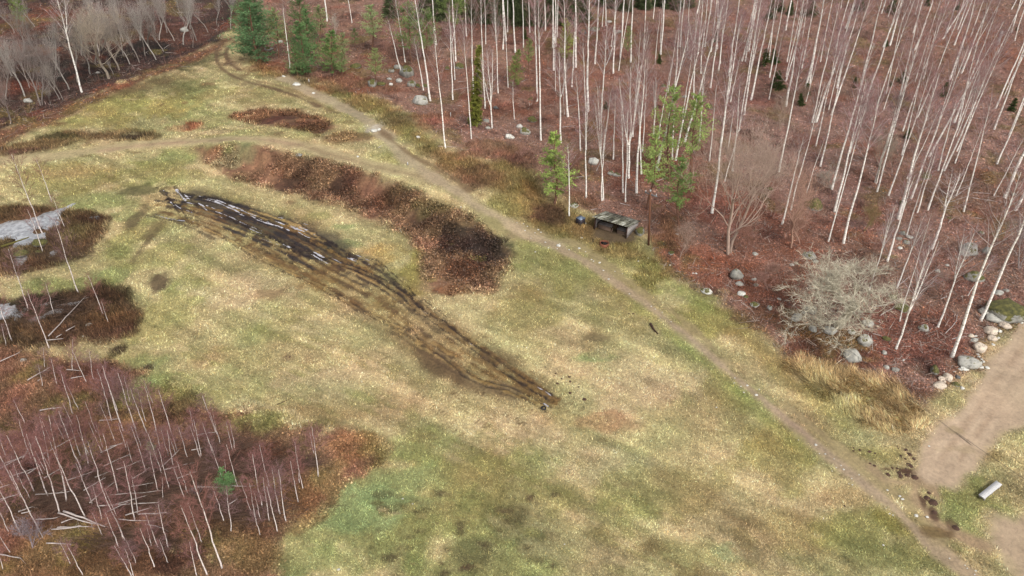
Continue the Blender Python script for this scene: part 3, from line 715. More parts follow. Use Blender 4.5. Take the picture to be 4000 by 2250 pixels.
def stuff(name, parts, label, cat, mat=None):
    V = np.concatenate([p[0] for p in parts]); C = np.concatenate([p[1] for p in parts])
    me = mk_mesh(name, V, tris=np.arange(len(V)).reshape(-1, 3), mats=[mat or M_BLADE], col=np.clip(C, 0.004, 0.85))
    return tag(obj(name, me), label, cat, kind='stuff')

X, Y, r = fan_points(620000, 5)
CC, KL, _w = cover(X, Y)
CC = CC * np.exp(r.normal(0, .24, len(X)))[:, None]
ZB = hfull(X, Y, KL)
CC = CC * np.exp(0.45 * fbm(X, Y * .8, .6, 2, 151) + .18 * fbm(X, Y, 2.2, 2, 152))[:, None] * np.array([1.32, 1.24, 1.3, 1.75, 1.5, 1.4, 2.1, 1.8, 1.6, 1.1, 1, 1])[KL][:, None]
SL = np.sqrt(X ** 2 + Y ** 2 + CAM_H ** 2) / 85.0
inwater = np.zeros(len(X), bool)
for key in WATER:
    for P in WATER[key]: inwater |= poly_sd(P, X, Y) > -0.1
def pick(cls, p=1.0, cond=None):
    k = np.isin(KL, [CI[c] for c in cls]) & (r.random(len(X)) < p) & ~inwater
    if cond is not None: k &= cond
    return np.where(k)[0]
def jit(i, lo, hi, warm=0.06):
    b = np.exp(r.uniform(math.log(lo), math.log(hi), len(i)))[:, None]
    w = r.normal(0, warm, len(i))[:, None]
    return CC[i] * b * np.concatenate([1 + w, 1 + 0 * w, 1 - w], 1)
def bl(i, L0, L1, W0, W1, lean0, lean1, lo, hi, az=None, sp=0.12, col=None, dz=0.0):
    n = len(i)
    azv = r.random(n) * 6.283 if az is None else az
    return blades(X[i] + r.normal(0, sp, n), Y[i] + r.normal(0, sp, n), ZB[i] - 0.02 + dz, r.uniform(L0, L1, n) * SL[i] ** 0.6, r.uniform(W0, W1, n) * SL[i] ** 0.8,
                  np.radians(r.uniform(lean0, lean1, n)), azv, jit(i, lo, hi) if col is None else col)

i = pick(['meadow'], .9); parts = []
for _ in range(2): parts.append(bl(i, .14, .38, .05, .095, 50, 86, .6, 1.6))
i = pick(['meadow'], .25); parts.append(bl(i, .15, .3, .02, .045, 30, 80, .4, .7))
i = pick(['meadow'], .025); parts.append(bl(i, .2, .4, .03, .05, 70, 88, 1.3, 1.8))
stuff('meadow_grass', parts, 'tan and green tufted meadow grass covering the open field', 'grass')
i = pick(['H', 'D']); parts = []
for _ in range(4): parts.append(bl(i, .2, .6, .03, .07, 20, 80, .5, 1.7, sp=.2))
stuff('heath_grass', parts, 'rough brown and green heath grass along the forest edge', 'grass')
i = pick(['R']); parts = []
for _ in range(4):
    az = 2.5 + 3.0 * fbm(X[i], Y[i], 2.2, 2, 140) + r.normal(0, .5, len(i))
    parts.append(bl(i, .3, 1.0, .03, .07, 30, 85, .4, 1.9, az=az, sp=.2))
stuff('reed_grass', parts, 'tall straw coloured dry grass flattened in swirls beside the sandy road', 'grass')
i = pick(['B'], 1.0, fbm(X, Y, 2.5, 3, 160) > -.08); parts = []
for _ in range(4): parts.append(bl(i, .2, .75, .03, .075, 25, 85, .3, 2.0, sp=.25))
for _ in range(3):
    n = len(i); parts.append(leaves_(X[i] + r.normal(0, .25, n), Y[i] + r.normal(0, .25, n), ZB[i] + r.uniform(.05, .5, n), r.uniform(.06, .15, n), jit(i, .3, 1.8, .05) * .8, r, .9))
i2 = pick(['B'], .22, (X > -32) & (Y < 118)); n2 = len(i2)
parts.append(leaves_(X[i2] + r.normal(0, .2, n2), Y[i2] + r.normal(0, .2, n2), ZB[i2] + r.uniform(.3, .8, n2), .05 * np.ones(n2), np.outer(r.uniform(.5, 1.1, n2), lin((190, 170, 156))), r))
stuff('bramble_thicket', parts, 'dense dark brown bramble and dead stalks on the embankment', 'undergrowth')
i = pick(['F', 'U'], .95); parts = []
for _ in range(2):
    n = len(i); parts.append(leaves_(X[i] + r.normal(0, .2, n), Y[i] + r.normal(0, .2, n), ZB[i] + .03, r.uniform(.05, .13, n) * SL[i] ** .7, jit(i, .5, 1.75, .10), r))
i = pick(['F', 'U'], .35); parts.append(bl(i, .2, .6, .02, .035, 15, 85, .5, 1.3, sp=.3))
i = pick(['F', 'U'], .16); n = len(i)
parts.append(bl(i, .5, 1.6, .010, .020, 0, 35, .7, 1.2, sp=.5, col=np.outer(np.exp(r.normal(0, .3, n)), lin((172, 132, 124)))))
i = pick(['F', 'U'], .035); n = len(i)
parts.append(bl(i, .5, 2.2, .03, .06, 82, 90, .7, 1.2, sp=.5, dz=.1, col=np.outer(np.exp(r.normal(0, .3, n)), lin((196, 180, 168)))))
stuff('leaf_litter', parts, 'red brown fallen leaves and low stalks on the forest floor', 'leaves')
i = pick(['L']); parts = []
for _ in range(5): parts.append(bl(i, .2, .7, .03, .06, 30, 85, .4, 1.7, sp=.2))
n = len(i); parts.append(leaves_(X[i] + r.normal(0, .2, n), Y[i] + r.normal(0, .2, n), ZB[i] + .1, r.uniform(.06, .14, n), jit(i, .5, 1.7, .04), r))
stuff('bracken', parts, 'brown dead bracken and low plants under the young birches', 'undergrowth')
i = pick(['G']); parts = []
for _ in range(5): parts.append(bl(i, .2, .7, .03, .07, 10, 75, .35, 1.7, sp=.2))
stuff('sedge', parts, 'dark tussocks of sedge and heather in the bog', 'undergrowth')
i = pick(['M'], .55)
parts = [bl(i, .1, .28, .02, .05, 60, 88, .55, 1.35)]
stuff('trampled_grass', parts, 'golden trampled grass between the muddy ruts', 'grass')

# felled twigs lying between the young birches
def twig_field(cx, cy, rx, ry, n, ang0, seed):
    q = np.random.default_rng(seed)
    c = dpts([(cx, cy), (cx + rx, cy), (cx, cy + ry), (cx, cy - ry)])
    a = q.normal(0, .5, (n, 2)) * [abs(c[1][0] - c[0][0]), abs(c[3][1] - c[2][1]) / 2] + c[0]
    az = ang0 + q.normal(0, .35, n) + math.pi * (q.random(n) < .5)
    z = hbase(a[:, 0], a[:, 1]) + q.uniform(.1, .6, n)
    col = np.outer(np.exp(q.normal(0, .35, n)), lin((114, 90, 76)))
    return blades(a[:, 0], a[:, 1], z, q.uniform(.8, 3.0, n), q.uniform(.018, .04, n), np.radians(q.uniform(78, 96, n)), az, col)
parts = [twig_field(*a) for a in [(480, 1190, 180, 40, 1500, .35, 1), (250, 1200, 200, 50, 1400, .5, 2), (400, 1260, 200, 40, 1400, .1, 3), (620, 1180, 90, 20, 500, .3, 4), (340, 1360, 130, 30, 900, 0, 5), (620, 1290, 130, 30, 800, .05, 6), (760, 1170, 50, 14, 500, .3, 7),
                                  (150, 1260, 120, 50, 900, .6, 8), (130, 790, 120, 50, 700, .4, 9), (150, 640, 120, 30, 500, .2, 10), (560, 1130, 120, 25, 700, .4, 11), (330, 1150, 150, 40, 600, .45, 12)]]
stuff('felled_brushwood', parts, 'grey purple heaps of felled birch twigs under the young birches', 'brushwood')

# ------------------------------------------------------------------ tree builders
UP = np.array([0, 0, 1.0])
def unit(v): return v / (np.linalg.norm(v, axis=-1, keepdims=True) + 1e-9)

def ribbons(B, P, D, L, W, q, m, c=1.0):
    n = len(P)
    side = unit(np.cross(D, unit(q.normal(size=(n, 3)))))
    tip = P + D * L[:, None]
    B.tris(np.stack([P - side * W[:, None] / 2, P + side * W[:, None] / 2, tip], 1), m, c if np.ndim(c) else np.full(n, c))

def interp(P, t):
    k = t * (len(P) - 1); i = min(int(k), len(P) - 2)
    return P[i] + (P[i + 1] - P[i]) * (k - i)

def birch(seed, H=20.0, r0=.15, cb=.42, nb=30, twigs=1300, fork=None, spread=1.0, droop=.0, tw=.014, bend=.5, bmax=.015, bm=0):
    q = np.random.default_rng(seed)
    k = 14; z = np.linspace(0, 1, k)
    w = np.cumsum(q.normal(0, .012, (k, 2)), 0) * H * bend; w -= np.outer(z, w[-1]); w[0] = 0
    trunk = np.concatenate([w, (z * H)[:, None]], 1)
    rad = r0 * (1 - z) ** .85 + .012; rad[0] *= 1.3
    T = MB(); C = MB()
    trunk[0, 2] = -.25
    leaders = [(trunk, rad, cb)]
    if fork:
        fz, n = fork
        a0 = q.random() * 6.28
        for f in range(n):
            s = interp(trunk, fz + .05 * f); a = a0 + f * 2.6; L = H * (1 - fz) * q.uniform(.8, .97)
            t = np.linspace(0, 1, 8)
            off = np.outer(np.sqrt(t) * .55 + .45 * t, [math.cos(a), math.sin(a)]) * H * q.uniform(.04, .075) * spread
            P = np.concatenate([s[:2] + off, (s[2] + L * t)[:, None]], 1)
            R = np.interp(fz, z, rad) * .72 * (1 - t) ** .8 + .012
            leaders.append((P, R, .1))
    for P, R, _ in leaders: T.tube(P, R, 7, 0)
    bp = []
    for li, (P, R, c0) in enumerate(leaders):
        n = nb if li == 0 else nb // 2
        for b in range(n):
            t = c0 + (0.985 - c0) * (b + q.random()) / n
            p = interp(P, t); a = b * 2.4 + q.uniform(-.5, .5)
            rel = (t - c0) / (1 - c0)
            L = spread * H * (.05 + .14 * (1 - rel) ** .8 * min(1, rel * 5 + .45)) * q.uniform(.65, 1.15)
            el = math.radians(q.uniform(38, 60) + 14 * rel)
            d = np.array([math.cos(a) * math.cos(el), math.sin(a) * math.cos(el), math.sin(el)])
            s = np.linspace(0, 1, 5)[:, None]
            Bp = p + d * L * s + UP * L * (.22 - droop) * s ** 2 + q.normal(0, .02 * L, (5, 3)) * s
            br = min(bmax, np.interp(t, np.linspace(0, 1, len(R)), R) * .45) * (1 - .8 * s[:, 0]) + .004
            C.tube(Bp, br, 4, bm, q.uniform(.8, 1.1))
            bp.append((Bp, L))
            for u_ in range(q.integers(3, 6)):
                t2 = q.uniform(.3, .95); s0 = interp(Bp, t2)
                d2 = unit(d + q.normal(0, .55, 3)); L2 = L * q.uniform(.25, .5)
                S2 = s0 + d2 * L2 * np.linspace(0, 1, 3)[:, None]
                C.tube(S2, np.array([.010, .007, .004]) * bmax / .02, 3, bm, q.uniform(.6, .9))
                bp.append((S2, L2))
    pts, dirs = [], []
    wts = np.array([b[1] for b in bp]); wts /= wts.sum()
    for b in q.choice(len(bp), twigs, p=wts):
        Bp = bp[b][0]; t = q.uniform(.25, 1); pts.append(interp(Bp, t)); dirs.append(unit(Bp[-1] - Bp[0]))
    dirs = unit(np.array(dirs) * .8 + q.normal(0, .5, (twigs, 3)) + UP * (.15 - droop))
    ribbons(C, np.array(pts), dirs, q.uniform(.35, .95, twigs) * (H / 20) ** .5, np.full(twigs, tw), q, 1, np.exp(q.normal(0, .25, twigs)))
    return T.mesh('birch_trunk', [M_BARK], True), C.mesh('birch_crown', [M_BIRCHBR, M_TWIG])

def oak(seed, H=14.0, r0=.32, spread=1.0, depth=4, twigs=4500, low=.18, tw=.018, upright=.35, stems=1, tl=.58):
    q = np.random.default_rng(seed)
    T = MB(); C = MB(); ends = []
    def limb(p, d, L, rr, lev, B):
        n = 5; P = [p]; dd = d
        for i in range(n):
            dd = unit(dd + q.normal(0, .16, 3) + UP * (.10 if lev else .0)); P.append(P[-1] + dd * L / n)
        P = np.array(P); R = np.linspace(rr, rr * (.5 if lev else .62), n + 1)
        B.tube(P, R, 6 if lev < 2 else 4 if lev < 3 else 3, 0, q.uniform(.85, 1.1))
        if lev >= 2: ends.append((P, L))
        if lev < depth:
            for c in range(q.integers(4, 7) if lev else q.integers(11, 15)):
                t = q.uniform(.35 if lev else low * 2, 1.0) if c else 1.0
                a = unit(np.cross(d, q.normal(size=3)))
                ang = math.radians(q.uniform(28, 62))
                nd = unit(dd * math.cos(ang) + a * math.sin(ang) * (1.0 if lev else spread) + UP * upright * .5)
                limb(interp(P, t), nd, L * q.uniform(.5, .75) * (1.0 if lev else 1.25 - .55 * t), max(.008, (R[-1] if lev else np.interp(t, np.linspace(0, 1, n + 1), R)) * (q.uniform(.45, .7) if lev else q.uniform(.25, .4))), lev + 1, C)
    for s in range(stems):
        a = s * 2.4
        limb(np.array([.45 * s, .1 * s, -.3]), unit(np.array([.10 * s, .05 * s + .02, 1])), H * tl, r0 * (1 - .2 * s), 0, T)
    pts, dirs = [], []
    for b in q.choice(len(ends), twigs):
        P, L = ends[b]; pts.append(interp(P, q.uniform(.2, 1))); dirs.append(unit(P[-1] - P[0]))
    dirs = unit(np.array(dirs) + q.normal(0, .55, (twigs, 3)) + UP * .15)
    ribbons(C, np.array(pts), dirs, q.uniform(.3, .9, twigs) * H / 14, np.full(twigs, tw), q, 1, np.exp(q.normal(0, .25, twigs)))
    return T.mesh('bare_tree_trunk', [M_BRANCH], True), C.mesh('bare_tree_crown', [M_BRANCH, M_TWIG])

def pine(seed, H=14.0, r0=.16, cb=.35, wide=.2, dens=1.0, nl=.34):
    q = np.random.default_rng(seed)
    T = MB(); C = MB()
    z = np.linspace(0, 1, 9); w = np.cumsum(q.normal(0, .008, (9, 2)), 0) * H; w[0] = 0
    tr = np.concatenate([w, (z * H)[:, None]], 1); tr[0, 2] = -.25
    T.tube(tr, r0 * (1 - z) + .02, 7, 0)
    tp, td, tb = [], [], []
    nw = int(H * (1 - cb) / .55)
    for k in range(nw):
        t = cb + (1 - cb) * (k + q.uniform(-.3, .3)) / nw; t = min(max(t, cb), .985)
        rel = (t - cb) / (1 - cb)
        for b in range(q.integers(3, 6)):
            a = q.random() * 6.283
            L = H * wide * (1.05 - rel) ** .75 * min(1, .5 + rel * 2.2) * q.uniform(.55, 1.15)
            el = math.radians(q.uniform(-6, 22) + 32 * rel)
            d = np.array([math.cos(a) * math.cos(el), math.sin(a) * math.cos(el), math.sin(el)])
            s = np.linspace(0, 1, 4)[:, None]
            P = interp(tr, t) + d * L * s + UP * L * .18 * s ** 2
            C.tube(P, .04 * (1 - .8 * s[:, 0]) * H / 14, 3, 0, 1.0)
            sh = q.uniform(.6, 1.3)
            for u_ in range(int((7 + 5 * (1 - rel)) * dens)):
                tp.append(interp(P, q.uniform(.3, 1)) + q.normal(0, .09 * L, 3)); td.append(unit(d + q.normal(0, .5, 3) + UP * .5)); tb.append(sh * q.uniform(.75, 1.25))
    tp, td, tb = np.array(tp), np.array(td), np.array(tb)
    for k in range(9):
        D = unit(td + q.normal(0, .6, tp.shape))
        ribbons(C, tp, D, q.uniform(.6, 1.1, len(tp)) * nl, q.uniform(.06, .11, len(tp)) * nl / .3, q, 1, tb * q.uniform(.8, 1.2, len(tp)))
    return T.mesh('pine_trunk', [M_TRUNK], True), C.mesh('pine_crown', [M_TRUNK, M_NEEDLE])

def spruce(seed, H=4.0, wide=.3, dens=1.0, shag=1.0):
    q = np.random.default_rng(seed)
    T = MB(); C = MB()
    T.tube([(0, 0, -.2), (0, 0, H * .5), (0, 0, H)], [H * .014 + .02, H * .009 + .01, .01], 6, 0)
    P, D, Bv = [], [], []
    nw = max(9, int(H / .28))
    for k in range(nw):
        t = .04 + .95 * k / nw
        for b in range(int((9 - 4 * t) * dens) + 1):
            a = q.random() * 6.283; L = H * wide * (1 - t) ** .85 * q.uniform(.6, 1.12) + .08
            d = unit(np.array([math.cos(a), math.sin(a), q.uniform(-.35, .15)]))
            sh = q.uniform(.65, 1.3)
            C.tube(np.array([0, 0, t * H]) + d * L * np.linspace(0, 1, 3)[:, None], [.02, .012, .005], 3, 0)
            m = int(7 + L * 7)
            s = q.uniform(.15, 1, m)
            P.append(np.array([0, 0, t * H]) + d * L * s[:, None] + q.normal(0, .05 * H * wide, (m, 3))); D.append(unit(d + q.normal(0, .7, (m, 3)))); Bv.append(np.full(m, sh))
    P, D, Bv = map(np.concatenate, (P, D, Bv))
    for k in range(3):
        ribbons(C, P, unit(D + q.normal(0, .4, P.shape)), q.uniform(.16, .34, len(P)) * shag, q.uniform(.05, .10, len(P)) * shag, q, 1, Bv * q.uniform(.8, 1.2, len(P)))
    return T.mesh('spruce_trunk', [M_TRUNK], True), C.mesh('spruce_crown', [M_TRUNK, M_NEEDLE])

def tree(name, meshes, base, H, Hv, lean=(0, 0), spin=0.0, thick=1.0, tc=(.8, .8, .8), cc=None, group=None, cat='tree'):
    e = empty(name, base)
    s = H / Hv
    R = Matrix.Rotation(lean[0], 4, 'Y') @ Matrix.Rotation(-lean[1], 4, 'X') @ Matrix.Rotation(spin, 4, 'Z')
    e.rotation_mode = 'QUATERNION'; e.rotation_quaternion = R.to_quaternion(); e.scale = (s * thick, s * thick, s)
    obj('trunk', meshes[0], e, (*tc, 1))
    obj('crown', meshes[1], e, (*(cc if cc is not None else tc), 1))
    return tag(e, None, cat, group)

def up_height(x, y, z, py):
    """height above (x,y,z) that reaches picture row py"""
    a, b, c = ray(0, py)
    # vertical line at (x,y): need -(u)/d = (py-1125)/F
    k = (1125 - py) / FPX
    # y*s + dz*c = k*(y*c - dz*s)
    dz = (k * y * _c - y * _s) / (_c + k * _s)
    return dz + CAM_H - z

def lean_to(x, y, z, h, px, py):
    d = y * _c - (z + h - CAM_H) * _s
    return ((px - 2000) * d / FPX - x) / max(h, .5)

THINGS = []          # (object, sx, sy, kind words) collected for the labels

# ------------------------------------------------------------------ trees: foot and a higher point of each trunk, read off enlarged quarters of the photo
TQ = 1000 / 2574
OFF = {1: (0, 0), 2: (1000, 0), 3: (2000, 0), 4: (3000, 0), 5: (0, 563), 6: (1000, 563), 7: (2000, 563), 8: (3000, 563),
       11: (0, 1126), 12: (1000, 1126), 13: (2000, 1126), 14: (3000, 1126), 15: (0, 1689), 16: (1000, 1689), 17: (2000, 1689), 18: (3000, 1689)}
def tp(q, x, y): return OFF[q][0] + x * TQ, OFF[q][1] + y * TQ

BIG = [birch(100 + k, H=21, r0=.115 + .018 * (k % 3), cb=[.6, .52, .68, .58, .64, .55, .62, .57][k], nb=28, twigs=2600, bend=.16) for k in range(8)]
FORK = [birch(200 + k, H=18, r0=.125, cb=.5, nb=26, twigs=1900, bend=.2, bmax=.02, fork=([.5, .38, .6, .3][k], 1 + k % 2), spread=1.1) for k in range(4)]
# flag: '' runs out of the top of the frame or has its top hidden, 't' upper point is the very top, 'f' forked with visible top
BIRCH = {
 3: [(115, 480, 105, 0, ''), (180, 325, 175, 0, ''), (335, 305, 330, 0, ''), (410, 480, 415, 0, 'k'), (440, 465, 435, 0, ''), (455, 370, 462, 0, ''), (520, 230, 522, 0, ''), (640, 680, 645, 0, 'k'), (835, 640, 870, 0, 'k'),
     (945, 260, 940, 0, ''), (1018, 735, 1040, 0, ''), (1088, 570, 1125, 0, 'k'), (1193, 625, 1220, 0, ''), (1440, 650, 1485, 160, 't'), (1495, 545, 1530, 0, ''), (1635, 890, 1700, 0, ''), (1690, 470, 1730, 0, ''), (1825, 980, 1850, 170, 'f'),
     (1865, 550, 1910, 0, ''), (1900, 740, 1970, 0, 'k'), (2000, 520, 2050, 0, ''), (1995, 880, 2110, 30, 'f'), (2095, 640, 2140, 50, 't'), (2180, 760, 2290, 0, 'k'), (2345, 620, 2440, 0, ''), (2375, 860, 2500, 0, 'k'), (2530, 660, 2600, 350, ''),
     (2400, 1010, 2570, 190, ''), (2195, 1030, 2290, 600, 't'), (2335, 1155, 2480, 340, 't'), (2282, 1320, 2420, 500, ''), (1885, 1430, 1940, 680, 'f'), (1425, 1365, 1450, 770, 'f'), (1475, 1395, 1600, 670, 't'), (1215, 1375, 1290, 350, 'f'),
     (890, 1250, 955, 290, 'f'), (745, 1500, 718, 500, 't'), (762, 1115, 778, 0, 'k'), (490, 1435, 470, 560, 'f'), (528, 1150, 520, 690, 't'), (290, 1410, 265, 240, ''), (250, 1018, 228, 0, ''), (438, 912, 435, 480, 't'), (420, 712, 412, 100, ''),
     (25, 1198, 8, 860, 't'), (32, 525, 15, 60, ''), (688, 1512, 648, 830, 't'), (1115, 1940, 1112, 1040, 'f'), (1172, 1792, 1190, 720, 'f'), (1140, 2030, 1165, 1200, 't'), (920, 2014, 858, 900, 'f'), (745, 1990, 752, 1130, 't'), (575, 2166, 563, 1520, 't'),
     (1985, 1620, 2050, 925, 't'), (2215, 1720, 2290, 880, 't'), (2170, 1500, 2235, 1060, 't'), (1310, 1530, 1362, 650, 't'), (1300, 1752, 1270, 1060, 't'), (1205, 1360, 1300, 700, ''), (1090, 575, 1105, 350, ''), (2070, 740, 2150, 150, ''), (905, 2020, 930, 1380, 't')],
 4: [(10, 1000, 150, 350, 't'), (5, 640, 75, 0, ''), (15, 780, 140, 60, ''), (178, 300, 235, 0, ''), (190, 625, 290, 60, ''), (180, 775, 300, 250, ''), (180, 1065, 320, 250, 'k'), (340, 685, 460, 0, 'k'), (372, 910, 560, 0, 'k'), (420, 835, 480, 480, ''), (440, 1235, 600, 540, 'k'),
     (525, 625, 615, 200, ''), (680, 490, 820, 0, ''), (793, 295, 870, 0, ''), (885, 90, 915, 0, ''), (110, 1729, 300, 760, ''), (640, 1905, 930, 900, 'k'), (525, 1674, 770, 550, 't'), (480, 1470, 640, 700, ''), (930, 885, 1150, 30, 'k'), (1045, 1205, 1380, 260, 'k'),
     (1188, 942, 1265, 600, ''), (1222, 462, 1350, 0, ''), (820, 1545, 1050, 820, 'f'), (760, 2440, 1110, 1070, 't'), (1080, 1835, 1310, 1050, 't'), (1095, 1928, 1500, 490, 'k'), (1355, 1320, 1560, 740, ''), (1345, 1558, 1560, 700, ''), (1458, 335, 1560, 0, ''), (1474, 502, 1650, 0, ''),
     (1498, 1185, 1720, 640, 'k'), (1478, 825, 1740, 0, ''), (1420, 1790, 1650, 950, 't'), (1395, 1800, 1700, 1150, 't'), (1668, 1375, 1840, 830, ''), (1440, 1990, 1950, 640, 't'), (1710, 1720, 1885, 1050, 't'), (1620, 1575, 1960, 960, 'k'), (1828, 800, 2080, 0, 'k'), (1880, 1640, 2200, 720, 'f'),
     (2036, 372, 2170, 0, ''), (1868, 1235, 2110, 600, 'k'), (1965, 2130, 2225, 1080, 't'), (2272, 1305, 2574, 490, ''), (2288, 1088, 2560, 470, ''), (2368, 982, 2574, 560, ''), (2300, 1650, 2574, 1060, ''), (2480, 412, 2574, 110, ''), (2443, 332, 2530, 50, ''), (1900, 1300, 2060, 640, '')],
 8: [(140, 805, 335, 20, 't'), (233, 662, 415, -20, ''), (385, 492, 548, 0, 't'), (665, 682, 830, 0, ''), (608, 978, 860, 60, ''), (1088, 392, 1205, 0, ''), (1308, 752, 1520, 0, ''), (1390, 932, 1645, 140, 't'), (1198, 1172, 1445, 410, 't'), (1020, 1470, 1275, 640, 'f'),
     (1295, 1445, 1560, 750, 'f'), (1325, 1780, 1610, 820, 't'), (1285, 2058, 1612, 1065, 'f'), (1708, 1836, 2070, 905, 'f'), (1848, 2140, 2440, 560, 'k'), (2138, 1770, 2574, 770, ''), (2008, 1530, 2252, 1170, 't'), (1645, 1052, 1900, 380, 'F'), (2382, 535, 2574, 110, 'k'), (2487, 662, 2600, 420, ''), (1607, 662, 1850, 0, '')],
 2: [(1905, 1490, 1800, 420, 't'), (1812, 450, 1775, 0, ''), (1752, 1012, 1600, 0, ''), (1685, 912, 1600, 440, 't'), (1465, 752, 1340, 250, 't'), (1500, 622, 1412, 50, 't'), (1980, 1002, 1942, 90, 'f'), (2000, 802, 1965, 320, 't'), (2165, 1392, 2085, 340, 't'), (2193, 1052, 2165, 0, ''),
     (2435, 932, 2400, -20, 'f'), (2375, 1292, 2325, 540, 'f'), (2305, 1090, 2262, 0, ''), (2310, 442, 2300, 0, ''), (2530, 322, 2530, 0, ''), (342, 682, 275, 110, 't'), (965, 230, 925, 0, ''), (715, 215, 690, 0, '')]}
q = np.random.default_rng(3)
TWIGC = [(150, 112, 108), (156, 118, 116), (146, 106, 98), (158, 122, 122)]
def place(lst, tile, builder):
    for t in lst: builder(tile, *t)

def put_birch(tile, bx, by, ux, uy, fl):
    px, py = tp(tile, bx, by); vx, vy = tp(tile, ux, uy)
    x, y, z = at(px, py)
    h = up_height(x, y, z, vy)
    ln = lean_to(x, y, z, h, vx, vy)
    if fl in ('t', 'f', 'F'): H = min(max(h * (1.04 if fl == 'f' else 1.12), 5), 26)
    else: H = min(max(h * 1.15, q.uniform(19, 23.5)), 28)
    th = {'k': 1.3, 'F': 1.35}.get(fl, 1.0) * q.uniform(.65, 1.3) * (21 / H) ** .35
    if fl in ('f', 'F'): me = FORK[q.integers(4)]; Hv = 18
    else: me = BIG[q.integers(8)]; Hv = 21
    g = q.uniform(.92, 1.08)
    e = tree('birch_tree', me, (x, y, z), H, Hv, (math.atan(ln), 0), q.uniform(0, 6.28), th, (1.03 * g, 1.03 * g, .99 * g), 1.5 * lin(TWIGC[q.integers(4)]) * q.uniform(.85, 1.15), 'white birches of the forest', 'birch')
    THINGS.append((e, px, py, ('forked ' if fl in ('f', 'F') else 'thick ' if fl == 'k' else 'small ' if H < 12 else 'slender ') + 'white birch', 'birch'))
for k, v in BIRCH.items(): place(v, k, put_birch)

_qq = np.random.default_rng(77); _fx, _fy = np.array(FR, float).T; _FP = np.array(FR, float)
_n = 0
while _n < 78:
    dx, dy = _qq.uniform(1130, 2570), 20 + 520 * _qq.random() ** 1.4
    if dx < 1500 and dy > 330 or poly_sd(_FP, np.array([dx]), np.array([dy]))[0] < 25: continue
    tx = (dx * D2S - OFF[1][0]) / TQ; ty = dy * D2S / TQ
    put_birch(1, tx, ty, tx + (dx - 1290) * .235 * _qq.uniform(.75, 1.2) + _qq.normal(0, 30), ty - 620, '' if _qq.random() < .55 else 't'); _n += 1
YNG = [birch(300 + k, H=9, r0=.040, cb=.42, nb=26, twigs=1100, spread=1.35, tw=.013, droop=.05, bend=.22, bmax=.009, bm=1) for k in range(7)]
YOUNG = {
 11: [(120, 525, 0, 170), (495, 602, 340, 200), (1035, 262, 935, 0), (540, 250, 480, 30), (725, 840, 730, 590), (945, 922, 910, 710), (575, 962, 530, 780), (735, 1262, 640, 950), (1125, 1352, 1020, 970), (1245, 1449, 1095, 980), (1372, 1420, 1240, 1020), (1305, 1150, 1260, 950), (1475, 1449, 1360, 1140),
      (1572, 1432, 1490, 1120), (1472, 1345, 1410, 1120), (1720, 1449, 1630, 1150), (2170, 1449, 2075, 1190), (1960, 1449, 1925, 1300), (65, 580, 40, 470), (1088, 348, 1050, 230), (445, 810, 440, 700), (425, 990, 405, 880), (1185, 1235, 1095, 980), (975, 1449, 890, 1230)],
 15: [(315, 270, 230, 0), (822, 408, 670, 0), (578, 282, 470, 0), (810, 242, 735, 0), (892, 340, 810, 0), (345, 597, 150, 200), (486, 643, 330, 200), (210, 662, 0, 250), (605, 822, 430, 270), (668, 700, 540, 80), (862, 852, 640, 400), (928, 727, 810, 430), (1045, 632, 930, 250), (1190, 622, 1080, 190), (1278, 182, 1220, 0), (1335, 312, 1290, 150),
      (1432, 252, 1350, 30), (1472, 412, 1420, 230), (1425, 162, 1370, 0), (1355, 882, 1275, 460), (1380, 812, 1340, 540), (1590, 602, 1530, 310), (1635, 422, 1530, 130), (1697, 572, 1620, 280), (1608, 172, 1570, 0), (1692, 232, 1640, 40), (1750, 347, 1700, 80), (1780, 187, 1720, 0), (1885, 262, 1820, 40), (2015, 262, 1940, 30), (2020, 250, 1970, 0), (2347, 190, 2300, 0),
      (2367, 177, 2330, 0), (2392, 552, 2310, 250), (2256, 547, 2160, 250), (2290, 552, 2265, 350), (1025, 887, 960, 640), (1245, 1087, 1080, 700), (1200, 1162, 1100, 910), (1555, 1362, 1450, 1080), (1690, 1157, 1620, 850), (1525, 1152, 1480, 980), (2030, 1102, 1930, 820), (2232, 1372, 2010, 700), (2090, 1447, 1900, 950), (1985, 1447, 1930, 1200), (832, 1440, 720, 1220),
      (707, 1322, 640, 1180), (1320, 1447, 1200, 1230), (1342, 1447, 1280, 1250), (208, 1012, 10, 620), (407, 1007, 190, 570), (87, 1002, 0, 820), (110, 1217, 0, 1050), (30, 1382, 0, 1280), (2530, 807, 2450, 580), (2580, 882, 2530, 620), (2325, 1002, 2290, 700), (2252, 902, 2170, 650), (1160, 92, 1125, 0), (642, 67, 610, 0), (2182, 27, 2165, -60), (55, 237, 0, 80), (1645, 682, 1635, 530),
      (35, 540, 0, 470), (185, 490, 130, 300), (1030, 170, 985, 0), (500, 330, 430, 0)],
 16: [(135, 547, 65, 250), (625, 442, 580, 90), (475, 572, 430, 330), (443, 512, 405, 220), (425, 702, 370, 410), (305, 897, 250, 530), (245, 822, 185, 500), (135, 892, 90, 580), (215, 1007, 140, 680), (65, 767, 0, 410), (45, 882, 0, 690), (40, 1032, 0, 890)],
 5: [(415, 872, 150, 190, 1), (522, 582, 380, 200, 1), (790, 1494, 580, 860, 1), (652, 832, 540, 560, 1), (430, 1082, 290, 700, 1), (280, 1664, 140, 1230)]}
